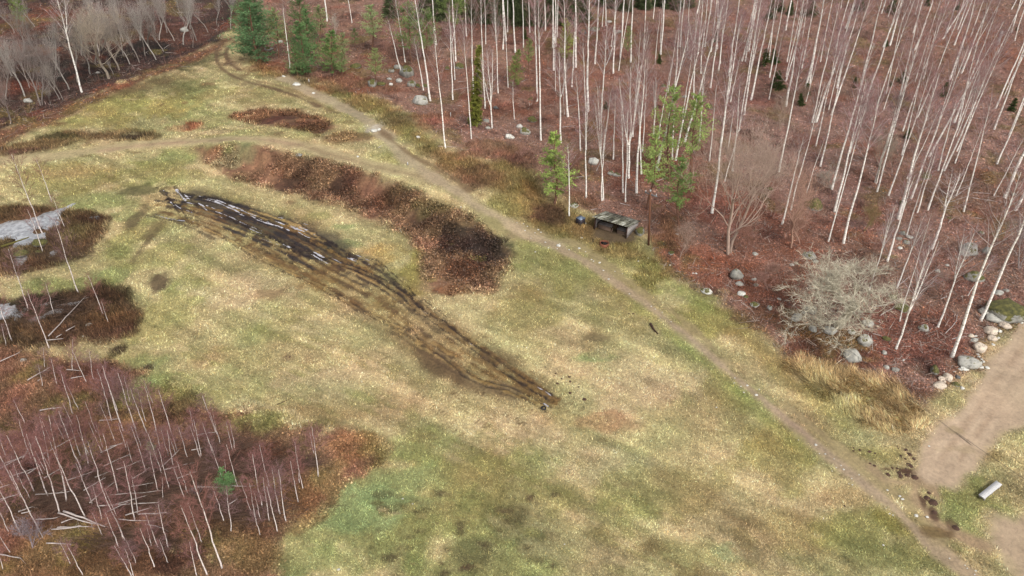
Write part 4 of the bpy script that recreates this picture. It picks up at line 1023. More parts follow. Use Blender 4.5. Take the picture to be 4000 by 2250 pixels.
def put_young(tile, bx, by, ux, uy, big=0):
    px, py = tp(tile, bx, by); vx, vy = tp(tile, ux, uy)
    x, y, z = at(px, py)
    h = max(up_height(x, y, z, vy), .8)
    ln = lean_to(x, y, z, h, vx, vy)
    cut = ux <= 0 or uy <= 0
    H = min(max(h * (1.12 if big else 1.4 if not cut else 1.5), 3.2), 15)
    g = q.uniform(.85, 1.0)
    e = tree('young_birch', YNG[q.integers(7)], (x, y, z), H, 9, (math.atan(ln), 0), q.uniform(0, 6.28), (1.1 if not big else 1.15) * (9 / H) ** .4, (.95 * g, .88 * g, .86 * g), lin(((156, 112, 108), (154, 108, 98), (150, 116, 114))[q.integers(3)]) * (1.0 if big else 1.22), 'young birches of the lower left stand', 'birch')
    THINGS.append((e, px, py, 'slim young birch' if H > 6 else 'short young birch', 'young'))
for k, v in YOUNG.items(): place(v, k, put_young)

_LP = np.array([(0, 880), (200, 905), (420, 1005), (600, 1045), (830, 1080), (900, 1130), (800, 1300), (660, 1440), (0, 1449)], float); _n = 0
while _n < 28:
    dx, dy = _qq.uniform(5, 900), _qq.uniform(890, 1445)
    if poly_sd(_LP, np.array([dx]), np.array([dy]))[0] < 10: continue
    tx = dx * D2S / TQ; ty = dy * D2S / TQ; Lh = _qq.uniform(110, 260)
    put_young(1, tx, ty, tx - Lh * (.55 - .0004 * dx) + 1, ty - Lh); _n += 1
# grey broadleaf and birch trees of the upper left wood, and bare oaks
SLIM = [oak(400 + k, H=13, r0=.21, spread=.55, twigs=1200, low=.25, upright=.9, depth=3, tw=.02) for k in range(3)]
WIDE = [oak(410 + k, H=14, r0=.27, spread=1.25, twigs=3600, low=.15, upright=.35, depth=4, tw=.02, stems=1 + (k == 1)) for k in range(3)]
LOW = [oak(431, H=12, r0=.30, spread=1.9, twigs=8000, low=.16, upright=.12, depth=4, tw=.02, tl=.34)]
SHRUB = [oak(420 + k, H=4, r0=.06, spread=1.3, twigs=1800, low=.05, upright=.6, depth=3, tw=.02) for k in range(2)]
GREYT = (136, 124, 114)
def put_bare(tile, bx, by, ux, uy, kind, rgb, words, thick=1.0, seed=0, k=1.06):
    px, py = tp(tile, bx, by); vx, vy = tp(tile, ux, uy)
    x, y, z = at(px, py)
    h = max(up_height(x, y, z, vy), 1.2); ln = lean_to(x, y, z, h, vx, vy)
    H = min(h * k, 24)
    arr, Hv = {'s': (SLIM, 13), 'w': (WIDE, 14), 'l': (LOW, 10.5), 'b': (SHRUB, 4)}[kind]
    nm, gr = {'s': ('bare_tree', 'grey bare trees of the upper left wood'), 'w': ('bare_oak', 'wide bare oaks'), 'l': ('bare_oak', 'wide bare oaks'), 'b': ('bare_shrub', 'bare shrubs')}[kind]
    e = tree(nm, arr[seed % len(arr)], (x, y, z), H, Hv, (math.atan(ln), 0), q.uniform(0, 6.28), thick, lin(rgb, 1.1), lin(rgb, 1.15), gr, {'s': 'tree', 'w': 'oak', 'l': 'oak', 'b': 'shrub'}[kind])
    THINGS.append((e, px, py, words, kind if words else 'x'))
    return e
e = put_birch(1, 825, 930, 560, -60, 'f'); THINGS[-1] = (*THINGS[-1][:3], '=tall white birch with spread branches at the field edge, brightest of the upper left wood', 'x')
for a in [(1095, 790, 880, 60, 'w', (150, 138, 122), '=mossy trunked bare oak right of the brightest birch, at the edge of the grass', 1.0, 0), (1200, 702, 1060, 130, 'w', (140, 128, 116), '=grey bare oak close behind the mossy trunked oak', .8, 2),
          (410, 1062, 230, 360, 'w', (132, 122, 116), '=bushy grey oak with a rounded crown left of the brightest birch', .55, 1), (110, 1222, 20, 700, 'w', (128, 116, 110), '=low grey broadleaf tree at the left frame edge above the ditch', .6, 2)]:
    put_bare(1, *a)
for k_, a in enumerate([(250, 970, 30, 400), (640, 1015, 500, 640), (600, 1000, 470, 600), (510, 1045, 440, 800), (905, 742, 800, 330), (780, 832, 600, 250), (1305, 642, 1140, 130), (1405, 632, 1280, 200), (1572, 602, 1370, 0), (1500, 482, 1380, -60), (1410, 412, 1320, 0), (1755, 412, 1650, -80), (1842, 452, 1680, -60), (1975, 402, 1870, -80), (1910, 292, 1830, -60), (2092, 322, 1990, -60), (2320, 292, 2255, -80), (1650, 522, 1585, 230), (1140, 750, 1110, 600), (300, 880, 200, 420), (700, 900, 590, 350), (960, 640, 860, 120), (1000, 560, 900, 40), (1240, 560, 1150, 60), (1340, 500, 1230, 0), (1460, 560, 1360, 120), (1600, 400, 1500, -60), (1680, 330, 1590, -80), (560, 700, 470, 200), (420, 640, 330, 120), (120, 760, 20, 260), (60, 1000, -40, 560), (820, 560, 720, 40), (1560, 300, 1480, -60), (1240, 420, 1160, -40), (1940, 480, 1900, 300), (2180, 250, 2110, -60), (250, 520, 160, 60), (350, 270, 250, -60), (150, 330, 60, -60), (980, 330, 900, -60), (1160, 120, 1120, -60), (700, 180, 640, -100)]):
    put_bare(1, *a, 's', [(150, 144, 136), (132, 124, 116), (160, 152, 144), (140, 130, 122)][k_ % 4], 'slim grey bare tree', q.uniform(.55, .95), k_)
put_bare(7, 2170, 1102, 2260, -20, 'w', (160, 140, 126), '=pinkish bare oak with two stems standing right of the utility pole', .72, 1, 1.12)
put_bare(8, 230, 1042, 400, 250, 'w', (164, 132, 114), '=thin crowned bare oak right of the pinkish two stemmed oak', .6, 0)
put_bare(14, 700, 372, 800, -560, 'l', (172, 165, 146), '=wide pale grey green bare oak among the boulders near the straw grass', 1.6, 2, 1.0)
put_bare(8, 1090, 394, 1160, -130, 'w', (156, 146, 130), '=small grey bare oak among the birches right of the wide pale oak', .5, 0)
put_bare(8, 2520, 1250, 2560, 700, 'w', (150, 140, 136), '=grey bare broadleaf tree above the huge mossy boulder', .6, 1)
put_bare(2, 800, 420, 770, 160, 'w', (176, 166, 152), '=small pale bare broadleaf tree behind the dark rounded pine', .5, 0)
put_bare(8, 640, 462, 640, 180, 'b', (158, 150, 138), '=pale bushy bare shrub between thin birches left of the small grey oak', 1, 0)
put_bare(4, 120, 1320, 130, 960, 'w', (160, 140, 122), '=broad twiggy bare oak under the right hand birches', .5, 2)
put_bare(8, 960, 880, 1000, 620, 'b', (128, 112, 78), '=olive brown bare shrub beside the pale wide oak', 1.2, 1)
put_bare(8, 130, 1350, 120, 1100, 'b', (150, 120, 106), '=low spreading shrub of bent twigs at the foot of the thin crowned oak', 1.3, 0)
put_bare(8, 330, 1000, 400, 650, 'b', (154, 122, 106), '=reddish twiggy shrub below the mossy boulder among the oaks', 1.3, 1)
put_bare(15, 340, 1190, 250, 950, 'b', (128, 116, 118), '=grey leafless bush in the lower left corner of the young stand', 1.2, 1)
put_bare(15, 2010, 620, 1960, 500, 'b', (132, 118, 120), '=small grey bush left of the small green pine', .8, 0)

_n = 0
while _n < 34:
    dx, dy = _qq.uniform(1150, 2570), _qq.uniform(60, 760)
    if poly_sd(_FP, np.array([dx]), np.array([dy]))[0] < 30: continue
    tx = dx * D2S / TQ; ty = dy * D2S / TQ; Lh = _qq.uniform(70, 170) * (1 + dy / 700)
    put_bare(1, tx, ty, tx, ty - Lh, 'b', ((150, 116, 104), (146, 124, 110), (140, 104, 90))[_n % 3], 'small twiggy bare shrub', 1.1, _n)
    THINGS[-1] = (*THINGS[-1][:4], 'shrub'); _n += 1
# pines
PN = [pine(500 + k, H=14, r0=.15, nl=.24, cb=[.08, .26, .38, .2][k], wide=[.31, .30, .26, .2][k], dens=[3.0, 2.6, 1.9, 2.3][k]) for k in range(4)]
def put_pine(tile, bx, by, ux, uy, v, rgb, words, thick=1.0):
    px, py = tp(tile, bx, by); vx, vy = tp(tile, ux, uy)
    x, y, z = at(px, py)
    h = max(up_height(x, y, z, vy), 1.5); ln = lean_to(x, y, z, h, vx, vy)
    if tile == 2: thick *= 1.3; rgb = tuple(np.array(rgb) * .9 + np.array((122, 140, 90)) * .14)
    e = tree('pine_tree', PN[v], (x, y, z), min(h * 1.02, 24), 14, (math.atan(ln), 0), q.uniform(0, 6.28), thick, lin((150, 112, 92)), lin(np.array(rgb) * .82 + np.array((104, 104, 84)) * .18, 1.3), 'pines along the forest edge', 'pine')
    THINGS.append((e, px, py, '=' + words, 'x'))
DG, MG, YG, PG = (72, 104, 58), (98, 122, 66), (140, 152, 70), (134, 150, 98)
for a in [(2, 495, 742, 420, 220, 0, DG, 'dark green pine with a dense crown above the path, left of the rounded one', 1.15), (2, 560, 600, 500, 110, 0, DG, 'dark green pine standing close behind the dense one'), (2, 770, 732, 740, 320, 0, (84, 116, 56), 'rounded dark green pine between the dense pair and the pale ones', 1.35),
          (2, 470, 480, 420, -60, 1, (84, 106, 62), 'green pine behind the dense pair, its top cut by the frame'), (2, 1170, 522, 1130, 50, 2, PG, 'tall pale green pine with a loose crown', 1.2), (2, 1200, 862, 1190, 480, 2, (126, 138, 82), 'small pale green pine with a thin stem beside mossy stones'), (2, 1565, 625, 1520, 30, 1, MG, 'wide fresh green pine above the tall mossy boulder', 1.25),
          (2, 1712, 622, 1720, 90, 1, MG, 'narrower green pine just right of the wide fresh green pine'), (2, 2030, 455, 2000, -140, 2, (104, 122, 62), 'high crowned pine behind the forked birch, top cut by the frame', 1.3), (2, 1000, 480, 985, 290, 1, (92, 108, 62), 'small dark pine left of the tall pale pine'), (2, 30, 610, -60, -60, 0, (72, 104, 66), 'big dark pine beside the curve of the wheel tracks', 1.5),
          (2, -70, 480, -110, -40, 0, (58, 82, 46), 'dark pine at the left of the row, above the wheel tracks', 1.2), (2, 230, 582, 165, 90, 2, (124, 136, 84), 'thin pale pine with a bare stem right of the big dark pine'), (2, 870, 770, 850, 520, 3, (112, 126, 76), 'slim sparse sapling pine right of the rounded pine'),
          (3, 560, 600, 550, 190, 0, YG, 'bright yellow green pine among the white birches', 1.15), (3, 20, 880, 55, 505, 0, (112, 134, 62), 'green pine left of the bright yellow green pine', 1.0), (3, 170, 760, 190, 390, 2, (120, 136, 76), 'hazy pale pine between two birches left of the yellow green one'), (3, 1150, 640, 1170, 260, 2, (126, 138, 84), 'faint pale pine deep among the birches'),
          (7, 1350, 652, 1430, -110, 2, (148, 168, 92), 'leftmost pine of the group behind the shelter', 1.15), (7, 1580, 372, 1665, -575, 2, (146, 166, 92), 'tallest pine of the group behind the shelter', 1.1), (7, 1675, 872, 1745, 140, 2, (112, 140, 72), 'lowest pine of the group behind the shelter, long bare stem', 1.25), (7, 1800, 420, 1885, -490, 2, (142, 162, 88), 'rightmost pine of the group behind the shelter', 1.1),
          (7, 425, 605, 440, -110, 3, (138, 158, 78), 'bright green narrow pine left of the shelter, branches to the ground', 1.6), (15, 2300, 640, 2240, 350, 3, (92, 128, 76), 'small green pine alone in the young birch stand', 1.5), (15, 1580, 280, 1510, 90, 2, (126, 134, 100), 'faint young pine near the top of the young birch stand'),
          (2, 420, 760, 395, 480, 0, (84, 112, 62), 'low dense pine in front of the dark green pair', 1.3), (2, 900, 620, 880, 330, 2, (128, 138, 92), 'hazy pale pine behind the rounded pine', 1.2), (2, 640, 420, 620, 60, 2, (120, 132, 84), 'thin green pine behind the dense pair on the right', 1.2), (2, -40, 330, -60, -160, 0, (80, 104, 66), 'tall blue green pine above the wheel track curve', 1.3), (1, 230, 330, 190, -30, 2, (104, 124, 58), 'green pine deep in the wood at the upper left corner', 1.3), (1, 120, 160, 80, -180, 2, (98, 108, 60), 'olive pine at the upper left corner of the frame', 1.3)]:
    put_pine(*a)
# spruces
SP = [spruce(600 + k, H=4, wide=[.34, .3, .26][k]) for k in range(3)]
SPT = spruce(610, H=12, wide=.19, dens=1.5, shag=1.5)
SPN = spruce(611, H=11, wide=.075, dens=.9, shag=1.3)
def put_spruce(tile, bx, by, ux, uy, me, Hv, rgb, words, thick=1.0):
    px, py = tp(tile, bx, by); vx, vy = tp(tile, ux, uy)
    x, y, z = at(px, py)
    h = max(up_height(x, y, z, vy), .7); ln = lean_to(x, y, z, h, vx, vy)
    e = tree('spruce_tree', me, (x, y, z), h, Hv, (math.atan(ln), 0), q.uniform(0, 6.28), thick, lin((90, 74, 60)), lin(rgb, .75), 'spruces among the birches', 'spruce')
    THINGS.append((e, px, py, words, 'spruce' if words[0] != '=' else 'x'))
put_spruce(2, 2200, 1262, 2240, 440, SPN, 11, (128, 130, 58), '=narrow olive green spruce like a pillar in front of the birches', 1.15)
for k_, a in enumerate([(100, 890, 105, 700), (385, 960, 400, 830), (870, 880, 890, 770), (1185, 470, 1195, 395), (1340, 830, 1390, 690), (1750, 965, 1810, 820), (1230, 870, 1240, 810), (1390, 1390, 1430, 1280), (2440, 1120, 2500, 980), (925, 300, 935, 255), (410, 465, 415, 430), (330, 1060, 330, 930), (1640, 1115, 1650, 1090), (2070, 930, 2090, 870), (1000, 1120, 1010, 1080), (2490, 310, 2500, 270), (70, 640, 60, 480)]):
    put_spruce(4, *a, SP[k_ % 3], 4, (66, 84, 40), 'small dark green spruce', 1.25)
for k_, a in enumerate([(2545, 660, 2560, 480), (2050, 420, 2055, 290), (1840, 410, 1840, 360), (950, 1090, 945, 1000), (1480, 640, 1480, 540), (130, 390, 130, 290)]):
    put_spruce(3, *a, SP[k_ % 3], 4, (74, 88, 40), 'small dark green spruce', 1.2)
for k_, a in enumerate([(3, 80, 250, 80, -120), (3, 390, 240, 390, -120), (3, 560, 230, 560, -130), (3, 650, 210, 640, -100), (3, 1160, 110, 1160, -100), (3, 240, 230, 240, -130), (4, 930, 110, 960, -120), (4, 1230, 130, 1290, -50), (4, 420, 160, 440, -80), (4, 110, 110, 130, -80), (4, 30, 190, 50, -20), (4, 220, 150, 240, 0), (2, 1360, 170, 1350, -160), (2, 2100, 220, 2090, -120), (2, 2480, 240, 2470, -120), (4, 1600, 60, 1620, -40), (4, 1900, 100, 1930, 20)] + [(3, x_, 190 + (x_ * 7) % 70, x_, -160 + (x_ * 13) % 60) for x_ in range(20, 760, 62)] + [(3, x_, 60 + (x_ * 7) % 50, x_ + 6, -170) for x_ in range(900, 1800, 110)] + [(2, x_, 170 + (x_ * 7) % 60, x_, -160) for x_ in range(1700, 2560, 95)]):
    put_spruce(*a[:5], SPT, 12, (98, 108, 72), 'dark tall spruce', 1.7)

# ------------------------------------------------------------------ boulders and stones
import bmesh
def rock_mesh(seed, sub=3, flat=.8, facets=16, name='boulder'):
    q_ = np.random.default_rng(seed)
    bm = bmesh.new(); bmesh.ops.create_icosphere(bm, subdivisions=sub, radius=1)
    V = np.array([v.co for v in bm.verts]); F = np.array([[v.index for v in f.verts] for f in bm.faces]); bm.free()
    n = unit(q_.normal(size=(facets, 3))); c = q_.uniform(.72, 1.0, facets)
    d = V @ n.T
    r_ = np.minimum((c / np.maximum(d, .05)).min(1), 1.15)
    V = V * (r_ * .95 + .05)[:, None]
    V += unit(V) * (0.06 * fbm(V[:, 0] * 3 + seed, V[:, 1] * 3 + V[:, 2] * 2, 1.5, 3, 5) + .025 * fbm(V[:, 0] * 9, V[:, 2] * 9 + V[:, 1] * 7, 1.5, 2, 6))[:, None]
    V[:, 2] *= flat
    return mk_mesh(name, V, tris=F, mats=[M_ROCK], smooth=True)
ROCKS = [rock_mesh(700 + k, flat=.7 + .05 * (k % 4)) for k in range(8)]
STONES = [rock_mesh(720 + k, sub=2, flat=.6, facets=12, name='stone') for k in range(5)]
GR, PALE, CREAM, DARK, WHITE = (158, 156, 148), (186, 184, 176), (222, 206, 188), (104, 104, 104), (226, 224, 216)
def put_rock(tile, cx, cy, w, h, rgb, moss, words='', grp='granite boulders'):
    px, py = tp(tile, cx, cy + h * .22)
    x, y, z = at(px, py)
    sl = math.sqrt(x * x + y * y + (CAM_H - z) ** 2)
    rw = w * TQ * sl / FPX / 2 * 1.02; rh = h * TQ * sl / FPX / 2
    small = rw < .28
    o = obj('stone' if small else 'boulder', (STONES if small else ROCKS)[q.integers(5 if small else 8)], None, (*lin(rgb, .7), moss))
    o.location = (x, y, z + rh * .28)
    o.scale = (rw, max(rw * .85, rh * .9), max(rh * 1.05, rw * .6))
    o.rotation_euler = (q.normal(0, .1), q.normal(0, .1), q.choice([0, math.pi]) + q.normal(0, .2))
    ml = 'mossy ' if moss > .6 else 'mossy ' if moss > .3 else ''
    cn = {GR: 'grey', PALE: 'pale grey', CREAM: 'cream coloured', DARK: 'dark grey', WHITE: 'white'}[rgb]
    tag(o, None, 'stone' if small else 'boulder', grp)
    THINGS.append((o, px, py, '=' + words if words else f'{ml}{cn} ' + ('stone' if small else 'boulder'), 'rock' if not words else 'x'))
for a in [(2, 1655, 1000, 155, 135, PALE, .42, 'big pale grey boulder with a moss cap at the foot of two birches'), (2, 1515, 720, 130, 160, GR, .62, 'tall mossy boulder under the wide fresh green pine'), (2, 1430, 670, 75, 70, GR, .2), (2, 1365, 710, 58, 55, GR, .5), (2, 1435, 808, 62, 60, PALE, .15), (2, 1355, 845, 44, 42, WHITE, 0), (2, 1560, 840, 85, 90, GR, .55), (2, 1340, 790, 50, 34, PALE, .1), (2, 1632, 860, 46, 50, GR, .95), (2, 1700, 862, 62, 60, GR, .9),
          (2, 1920, 682, 54, 50, GR, .8), (2, 2045, 660, 95, 95, GR, .85), (2, 2315, 1215, 66, 56, GR, .2), (2, 2410, 1080, 54, 54, DARK, .4), (2, 2335, 1282, 54, 52, PALE, .5), (2, 2540, 1370, 72, 84, WHITE, .1), (2, 1635, 1378, 46, 32, WHITE, 0), (2, 240, 420, 50, 36, PALE, .1), (2, 130, 490, 80, 50, PALE, .55), (2, 1172, 835, 96, 116, GR, .6), (2, 1262, 840, 90, 60, GR, 1.0), (2, 2235, 1240, 54, 36, PALE, .2), (2, 1000, 660, 110, 60, GR, 1.0), (2, 100, 430, 60, 40, GR, .9),
          (3, 205, 1198, 96, 90, GR, .95), (3, 75, 1270, 70, 66, WHITE, .3), (3, 132, 1320, 96, 110, PALE, .6), (3, 975, 218, 52, 26, PALE, 0), (3, 835, 292, 96, 66, GR, .6), (3, 710, 322, 70, 70, DARK, .5), (3, 1075, 316, 66, 44, GR, .3), (3, 1735, 970, 52, 44, GR, .05), (3, 1785, 582, 38, 34, PALE, .3), (3, 1988, 1072, 70, 70, GR, .95), (3, 1522, 862, 54, 44, GR, .7), (3, 0, 1380, 50, 60, WHITE, 0), (3, 190, 995, 50, 54, GR, .9), (3, 1340, 340, 70, 40, GR, .6),
          (7, 820, 165, 105, 118, WHITE, .12, 'round white boulder with one dark moss streak among thin birches'), (7, 990, 290, 60, 56, PALE, .55), (7, 1048, 302, 84, 70, PALE, .6), (7, 1455, 256, 72, 54, GR, .1), (7, 625, 608, 90, 66, PALE, .62), (7, 1285, 872, 98, 118, GR, .72, 'mossy boulder with a white streak against the shelter side wall'), (7, 2250, 1300, 132, 138, GR, .4, 'round pale boulder with dark moss on red leaves below the pinkish oak'), (7, 1600, 1092, 58, 48, PALE, .7), (7, 2288, 1397, 74, 46, PALE, .1),
          (7, 2435, 1358, 46, 44, PALE, 0), (7, 2445, 1102, 56, 40, PALE, .2), (7, 1822, 1296, 24, 22, WHITE, 0), (7, 1850, 1298, 24, 22, WHITE, 0), (7, 470, 1016, 46, 36, WHITE, 0), (7, 2450, 1410, 50, 50, GR, .5),
          (8, 455, 602, 150, 165, GR, .85, 'big mossy boulder among reddish bare shrubs'), (8, 1578, 322, 110, 84, GR, .75), (8, 1345, 590, 54, 84, GR, .95), (8, 1350, 890, 64, 56, GR, .5), (8, 1422, 932, 62, 40, PALE, .2), (8, 1395, 985, 64, 56, GR, .55), (8, 1315, 950, 56, 36, GR, .4), (8, 1326, 1044, 40, 28, WHITE, 0), (8, 2145, 890, 48, 40, GR, .5), (8, 2010, 1055, 184, 120, PALE, .45), (8, 2190, 1072, 60, 84, GR, .4), (8, 2065, 1320, 150, 135, GR, .7),
          (8, 415, 1112, 116, 90, GR, .45), (8, 475, 1172, 54, 40, GR, .2), (8, 2462, 498, 50, 36, GR, .5), (8, 1815, 740, 40, 44, GR, .95), (8, 20, 445, 60, 40, GR, .9), (8, 240, 1210, 44, 22, PALE, .1), (8, 1705, 1275, 50, 34, PALE, .1), (8, 1800, 1215, 34, 28, PALE, .1),
          (14, 285, 288, 108, 90, PALE, .15), (14, 360, 240, 60, 40, GR, .1), (14, 430, 216, 130, 60, GR, .15), (14, 615, 412, 112, 125, PALE, .4), (14, 450, 402, 74, 90, PALE, .45), (14, 1010, 346, 104, 60, PALE, .3), (14, 845, 440, 74, 44, PALE, .5), (14, 960, 512, 136, 150, PALE, .42, 'pale boulder with a bright moss cap right of the wide pale oak'), (14, 845, 660, 145, 175, PALE, .35, 'pale boulder with a fallen branch on it at the edge of the red leaves'), (14, 1255, 86, 72, 64, GR, .95), (14, 1350, 195, 135, 84, GR, .9), (14, 1562, 392, 84, 84, PALE, .5),
          (14, 1165, 642, 46, 50, PALE, .1), (14, 1190, 503, 76, 50, GR, .95), (14, 2005, 730, 190, 145, PALE, .42, 'round grey boulder with a moss cap beside the sandy road'), (14, 2120, 590, 112, 120, CREAM, 0, 'round cream boulder beside the sandy road'), (14, 2240, 420, 112, 76, CREAM, .1), (14, 2255, 500, 72, 78, CREAM, 0), (14, 2380, 372, 92, 80, CREAM, 0), (14, 2070, 518, 62, 40, PALE, 0), (14, 2035, 476, 58, 46, CREAM, 0), (14, 2325, 430, 46, 36, WHITE, 0), (14, 1805, 888, 84, 90, CREAM, 0, 'largest cream block in the heap of broken stones'),
          (14, 1742, 905, 62, 56, CREAM, 0), (14, 1725, 972, 115, 46, CREAM, 0), (14, 1885, 958, 66, 60, GR, .8), (14, 1950, 1000, 40, 44, WHITE, 0), (14, 1902, 888, 46, 46, DARK, 0), (14, 1665, 815, 64, 115, GR, .85), (14, 1975, 806, 72, 30, WHITE, 0), (14, 2400, 205, 380, 240, GR, .8, 'huge mossy boulder above the bend of the sandy road'), (14, 2180, 225, 130, 110, PALE, .2), (14, 2270, 295, 150, 70, PALE, .05), (14, 1275, 812, 64, 66, GR, .4), (14, 1190, 790, 54, 50, PALE, .2), (14, 2312, 42, 80, 40, PALE, .1), (14, 2392, 20, 50, 36, GR, .2),
          (14, 110, 108, 44, 30, PALE, 0), (14, 15, 195, 44, 60, PALE, .5), (14, 1770, 935, 30, 40, CREAM, 0), (14, 1735, 940, 44, 26, CREAM, 0), (14, 1765, 838, 26, 22, WHITE, 0), (14, 1872, 838, 26, 34, WHITE, 0), (14, 2085, 480, 30, 26, WHITE, 0), (14, 2105, 662, 28, 14, WHITE, 0), (14, 2120, 685, 30, 24, WHITE, 0), (14, 2145, 712, 24, 20, WHITE, 0), (14, 2165, 735, 24, 24, WHITE, 0), (14, 2200, 795, 44, 26, WHITE, 0), (14, 2145, 795, 44, 20, WHITE, 0), (14, 2265, 565, 32, 18, WHITE, 0), (14, 2545, 342, 36, 30, WHITE, 0), (14, 2495, 345, 26, 20, WHITE, 0), (14, 1360, 722, 26, 26, WHITE, 0), (14, 2315, 498, 24, 26, WHITE, 0), (14, 1935, 812, 40, 22, WHITE, 0),
          (13, 1955, 22, 110, 60, WHITE, .5), (13, 2310, 50, 84, 50, WHITE, .3), (13, 2440, 160, 90, 60, PALE, .6), (13, 2350, 80, 50, 40, GR, .9), (1, 285, 1010, 75, 60, PALE, .1), (1, 985, 730, 44, 30, PALE, .2), (1, 1855, 298, 74, 60, PALE, .2), (5, 215, 1095, 110, 70, GR, .95), (5, 395, 1080, 64, 44, GR, .9), (5, 410, 985, 130, 90, GR, .9), (11, 895, 365, 60, 36, PALE, .2), (11, 235, 725, 60, 26, PALE, .1), (11, 840, 480, 22, 18, WHITE, 0), (6, 435, 108, 64, 36, GR, .1), (6, 1025, 122, 30, 28, WHITE, 0), (2, 410, 848, 76, 24, WHITE, 0), (2, 1185, 1312, 62, 40, WHITE, 0), (2, 1235, 1300, 40, 30, WHITE, 0), (2, 280, 766, 34, 18, WHITE, 0), (2, 580, 935, 34, 10, WHITE, 0)]:
    put_rock(*a)
for tl, pts in {7: [(265, 858, 30), (290, 885, 22), (230, 890, 16), (130, 868, 18), (335, 985, 24), (365, 1042, 20), (455, 1050, 18), (480, 1000, 14), (600, 878, 20), (675, 1045, 36), (575, 1060, 20), (235, 1082, 20), (740, 1080, 16), (880, 1190, 30), (920, 1268, 22), (970, 1355, 26), (290, 1310, 18), (800, 1160, 22), (820, 1175, 18), (1035, 1278, 14), (190, 945, 14), (115, 800, 18), (155, 825, 20), (740, 795, 26), (1590, 1215, 26), (1270, 1175, 22), (1370, 1145, 26), (1665, 908, 26), (1700, 980, 18), (1110, 1303, 12), (50, 790, 12), (700, 940, 30)],
                13: [(1180, 55, 18), (1400, 180, 18), (1440, 208, 14), (1510, 240, 12), (1600, 335, 16), (1490, 300, 12), (670, 420, 14), (1592, 1078, 14), (2055, 1195, 18), (2240, 900, 16), (2235, 950, 18), (2365, 975, 30), (2330, 1045, 22), (2455, 1070, 34), (2300, 985, 18), (2485, 1015, 18)],
                18: [(480, 122, 34), (305, 75, 14), (575, 215, 22), (515, 212, 14), (665, 265, 14), (685, 352, 18), (645, 388, 16), (760, 370, 26), (735, 330, 18), (812, 515, 14), (848, 525, 20), (840, 462, 14), (915, 425, 14), (1325, 640, 28), (1350, 668, 32), (1200, 578, 24), (1490, 832, 40), (1600, 848, 36), (1185, 762, 14), (1220, 815, 20), (1255, 830, 20), (1160, 1132, 26), (1825, 1265, 18), (2003, 1365, 14), (2088, 1390, 22), (2078, 1428, 16), (1618, 136, 22), (1980, 1335, 12)],
                16: [(830, 1375, 34), (1475, 665, 22), (1575, 718, 16)], 17: [(528, 1122, 18)]}.items():
    for (cx, cy, w) in pts: put_rock(tl, cx, cy, w * .85, w * .6, WHITE, 0, '', 'white stones along the path')

# mole hills
MOLE = []
for k in range(4):
    q_ = np.random.default_rng(760 + k); B = MB()
    n_, m_ = 10, 22
    rr = np.linspace(0, 1, n_); th = np.arange(m_) / m_ * 6.283
    R2, TH = np.meshgrid(rr, th, indexing='ij')
    X2, Y2 = R2 * np.cos(TH), R2 * np.sin(TH)
    Z2 = .55 * np.cos(R2 * 1.5708) ** 1.3 + .16 * fbm(X2.ravel() + k * 9, Y2.ravel(), .5, 3, 7).reshape(X2.shape) * (1 - R2 * .7) - .06 * R2
    ed = 1 + .25 * fbm(np.cos(th) * 2 + k * 5, np.sin(th) * 2, 1.2, 2, 8)
    V = np.stack([X2 * (ed[None] * R2 + 1 - R2), Y2 * (ed[None] * R2 + 1 - R2), Z2], -1).reshape(-1, 3)
    i, j = np.meshgrid(np.arange(n_ - 1), np.arange(m_), indexing='ij')
    B.raw(V, np.stack([i * m_ + j, (i + 1) * m_ + j, (i + 1) * m_ + (j + 1) % m_, i * m_ + (j + 1) % m_], -1).reshape(-1, 4))
    MOLE.append(B.mesh('molehill', [M_SOIL], True))
for tl, pts in {18: [(855, 150, 30), (925, 172, 46), (1020, 187, 50), (1075, 207, 26), (860, 182, 30), (1300, 135, 22), (1310, 158, 24), (1385, 170, 46), (1425, 215, 58), (1335, 232, 42), (1380, 263, 32), (1465, 260, 48), (1425, 324, 74), (1390, 368, 38), (1330, 430, 66), (1400, 425, 70), (1470, 440, 84), (1205, 415, 54), (1250, 352, 32), (1300, 358, 36), (1615, 602, 46), (1600, 650, 80), (1660, 690, 110), (1670, 795, 60), (770, 735, 26), (1320, 400, 50), (1890, 950, 80), (1070, 330, 34), (1025, 308, 34)],
                13: [(500, 907, 40), (575, 887, 42), (585, 934, 42), (457, 952, 44), (670, 988, 34), (440, 852, 30), (425, 877, 24), (583, 1047, 40), (1175, 252, 26), (1220, 250, 30), (335, 790, 26), (730, 1110, 60), (925, 5, 22)], 12: [(340, 688, 26), (305, 682, 18)]}.items():
    for cx, cy, w in pts:
        px, py = tp(tl, cx, cy + w * .15); x, y, z = at(px, py)
        o = obj('molehill', MOLE[q.integers(4)]); s_ = .85 * w * TQ * math.sqrt(x * x + y * y + CAM_H ** 2) / FPX / 2
        o.location = (x, y, z + .02); o.scale = (s_, s_ * q.uniform(.8, 1.1), s_ * .75); o.rotation_euler.z = q.uniform(0, 6.28)
        tag(o, None, 'molehill', 'dark molehills in the grass')
        THINGS.append((o, px, py, ('broad ' if w > 60 else 'small ' if w < 32 else '') + 'dark brown molehill', 'mole'))

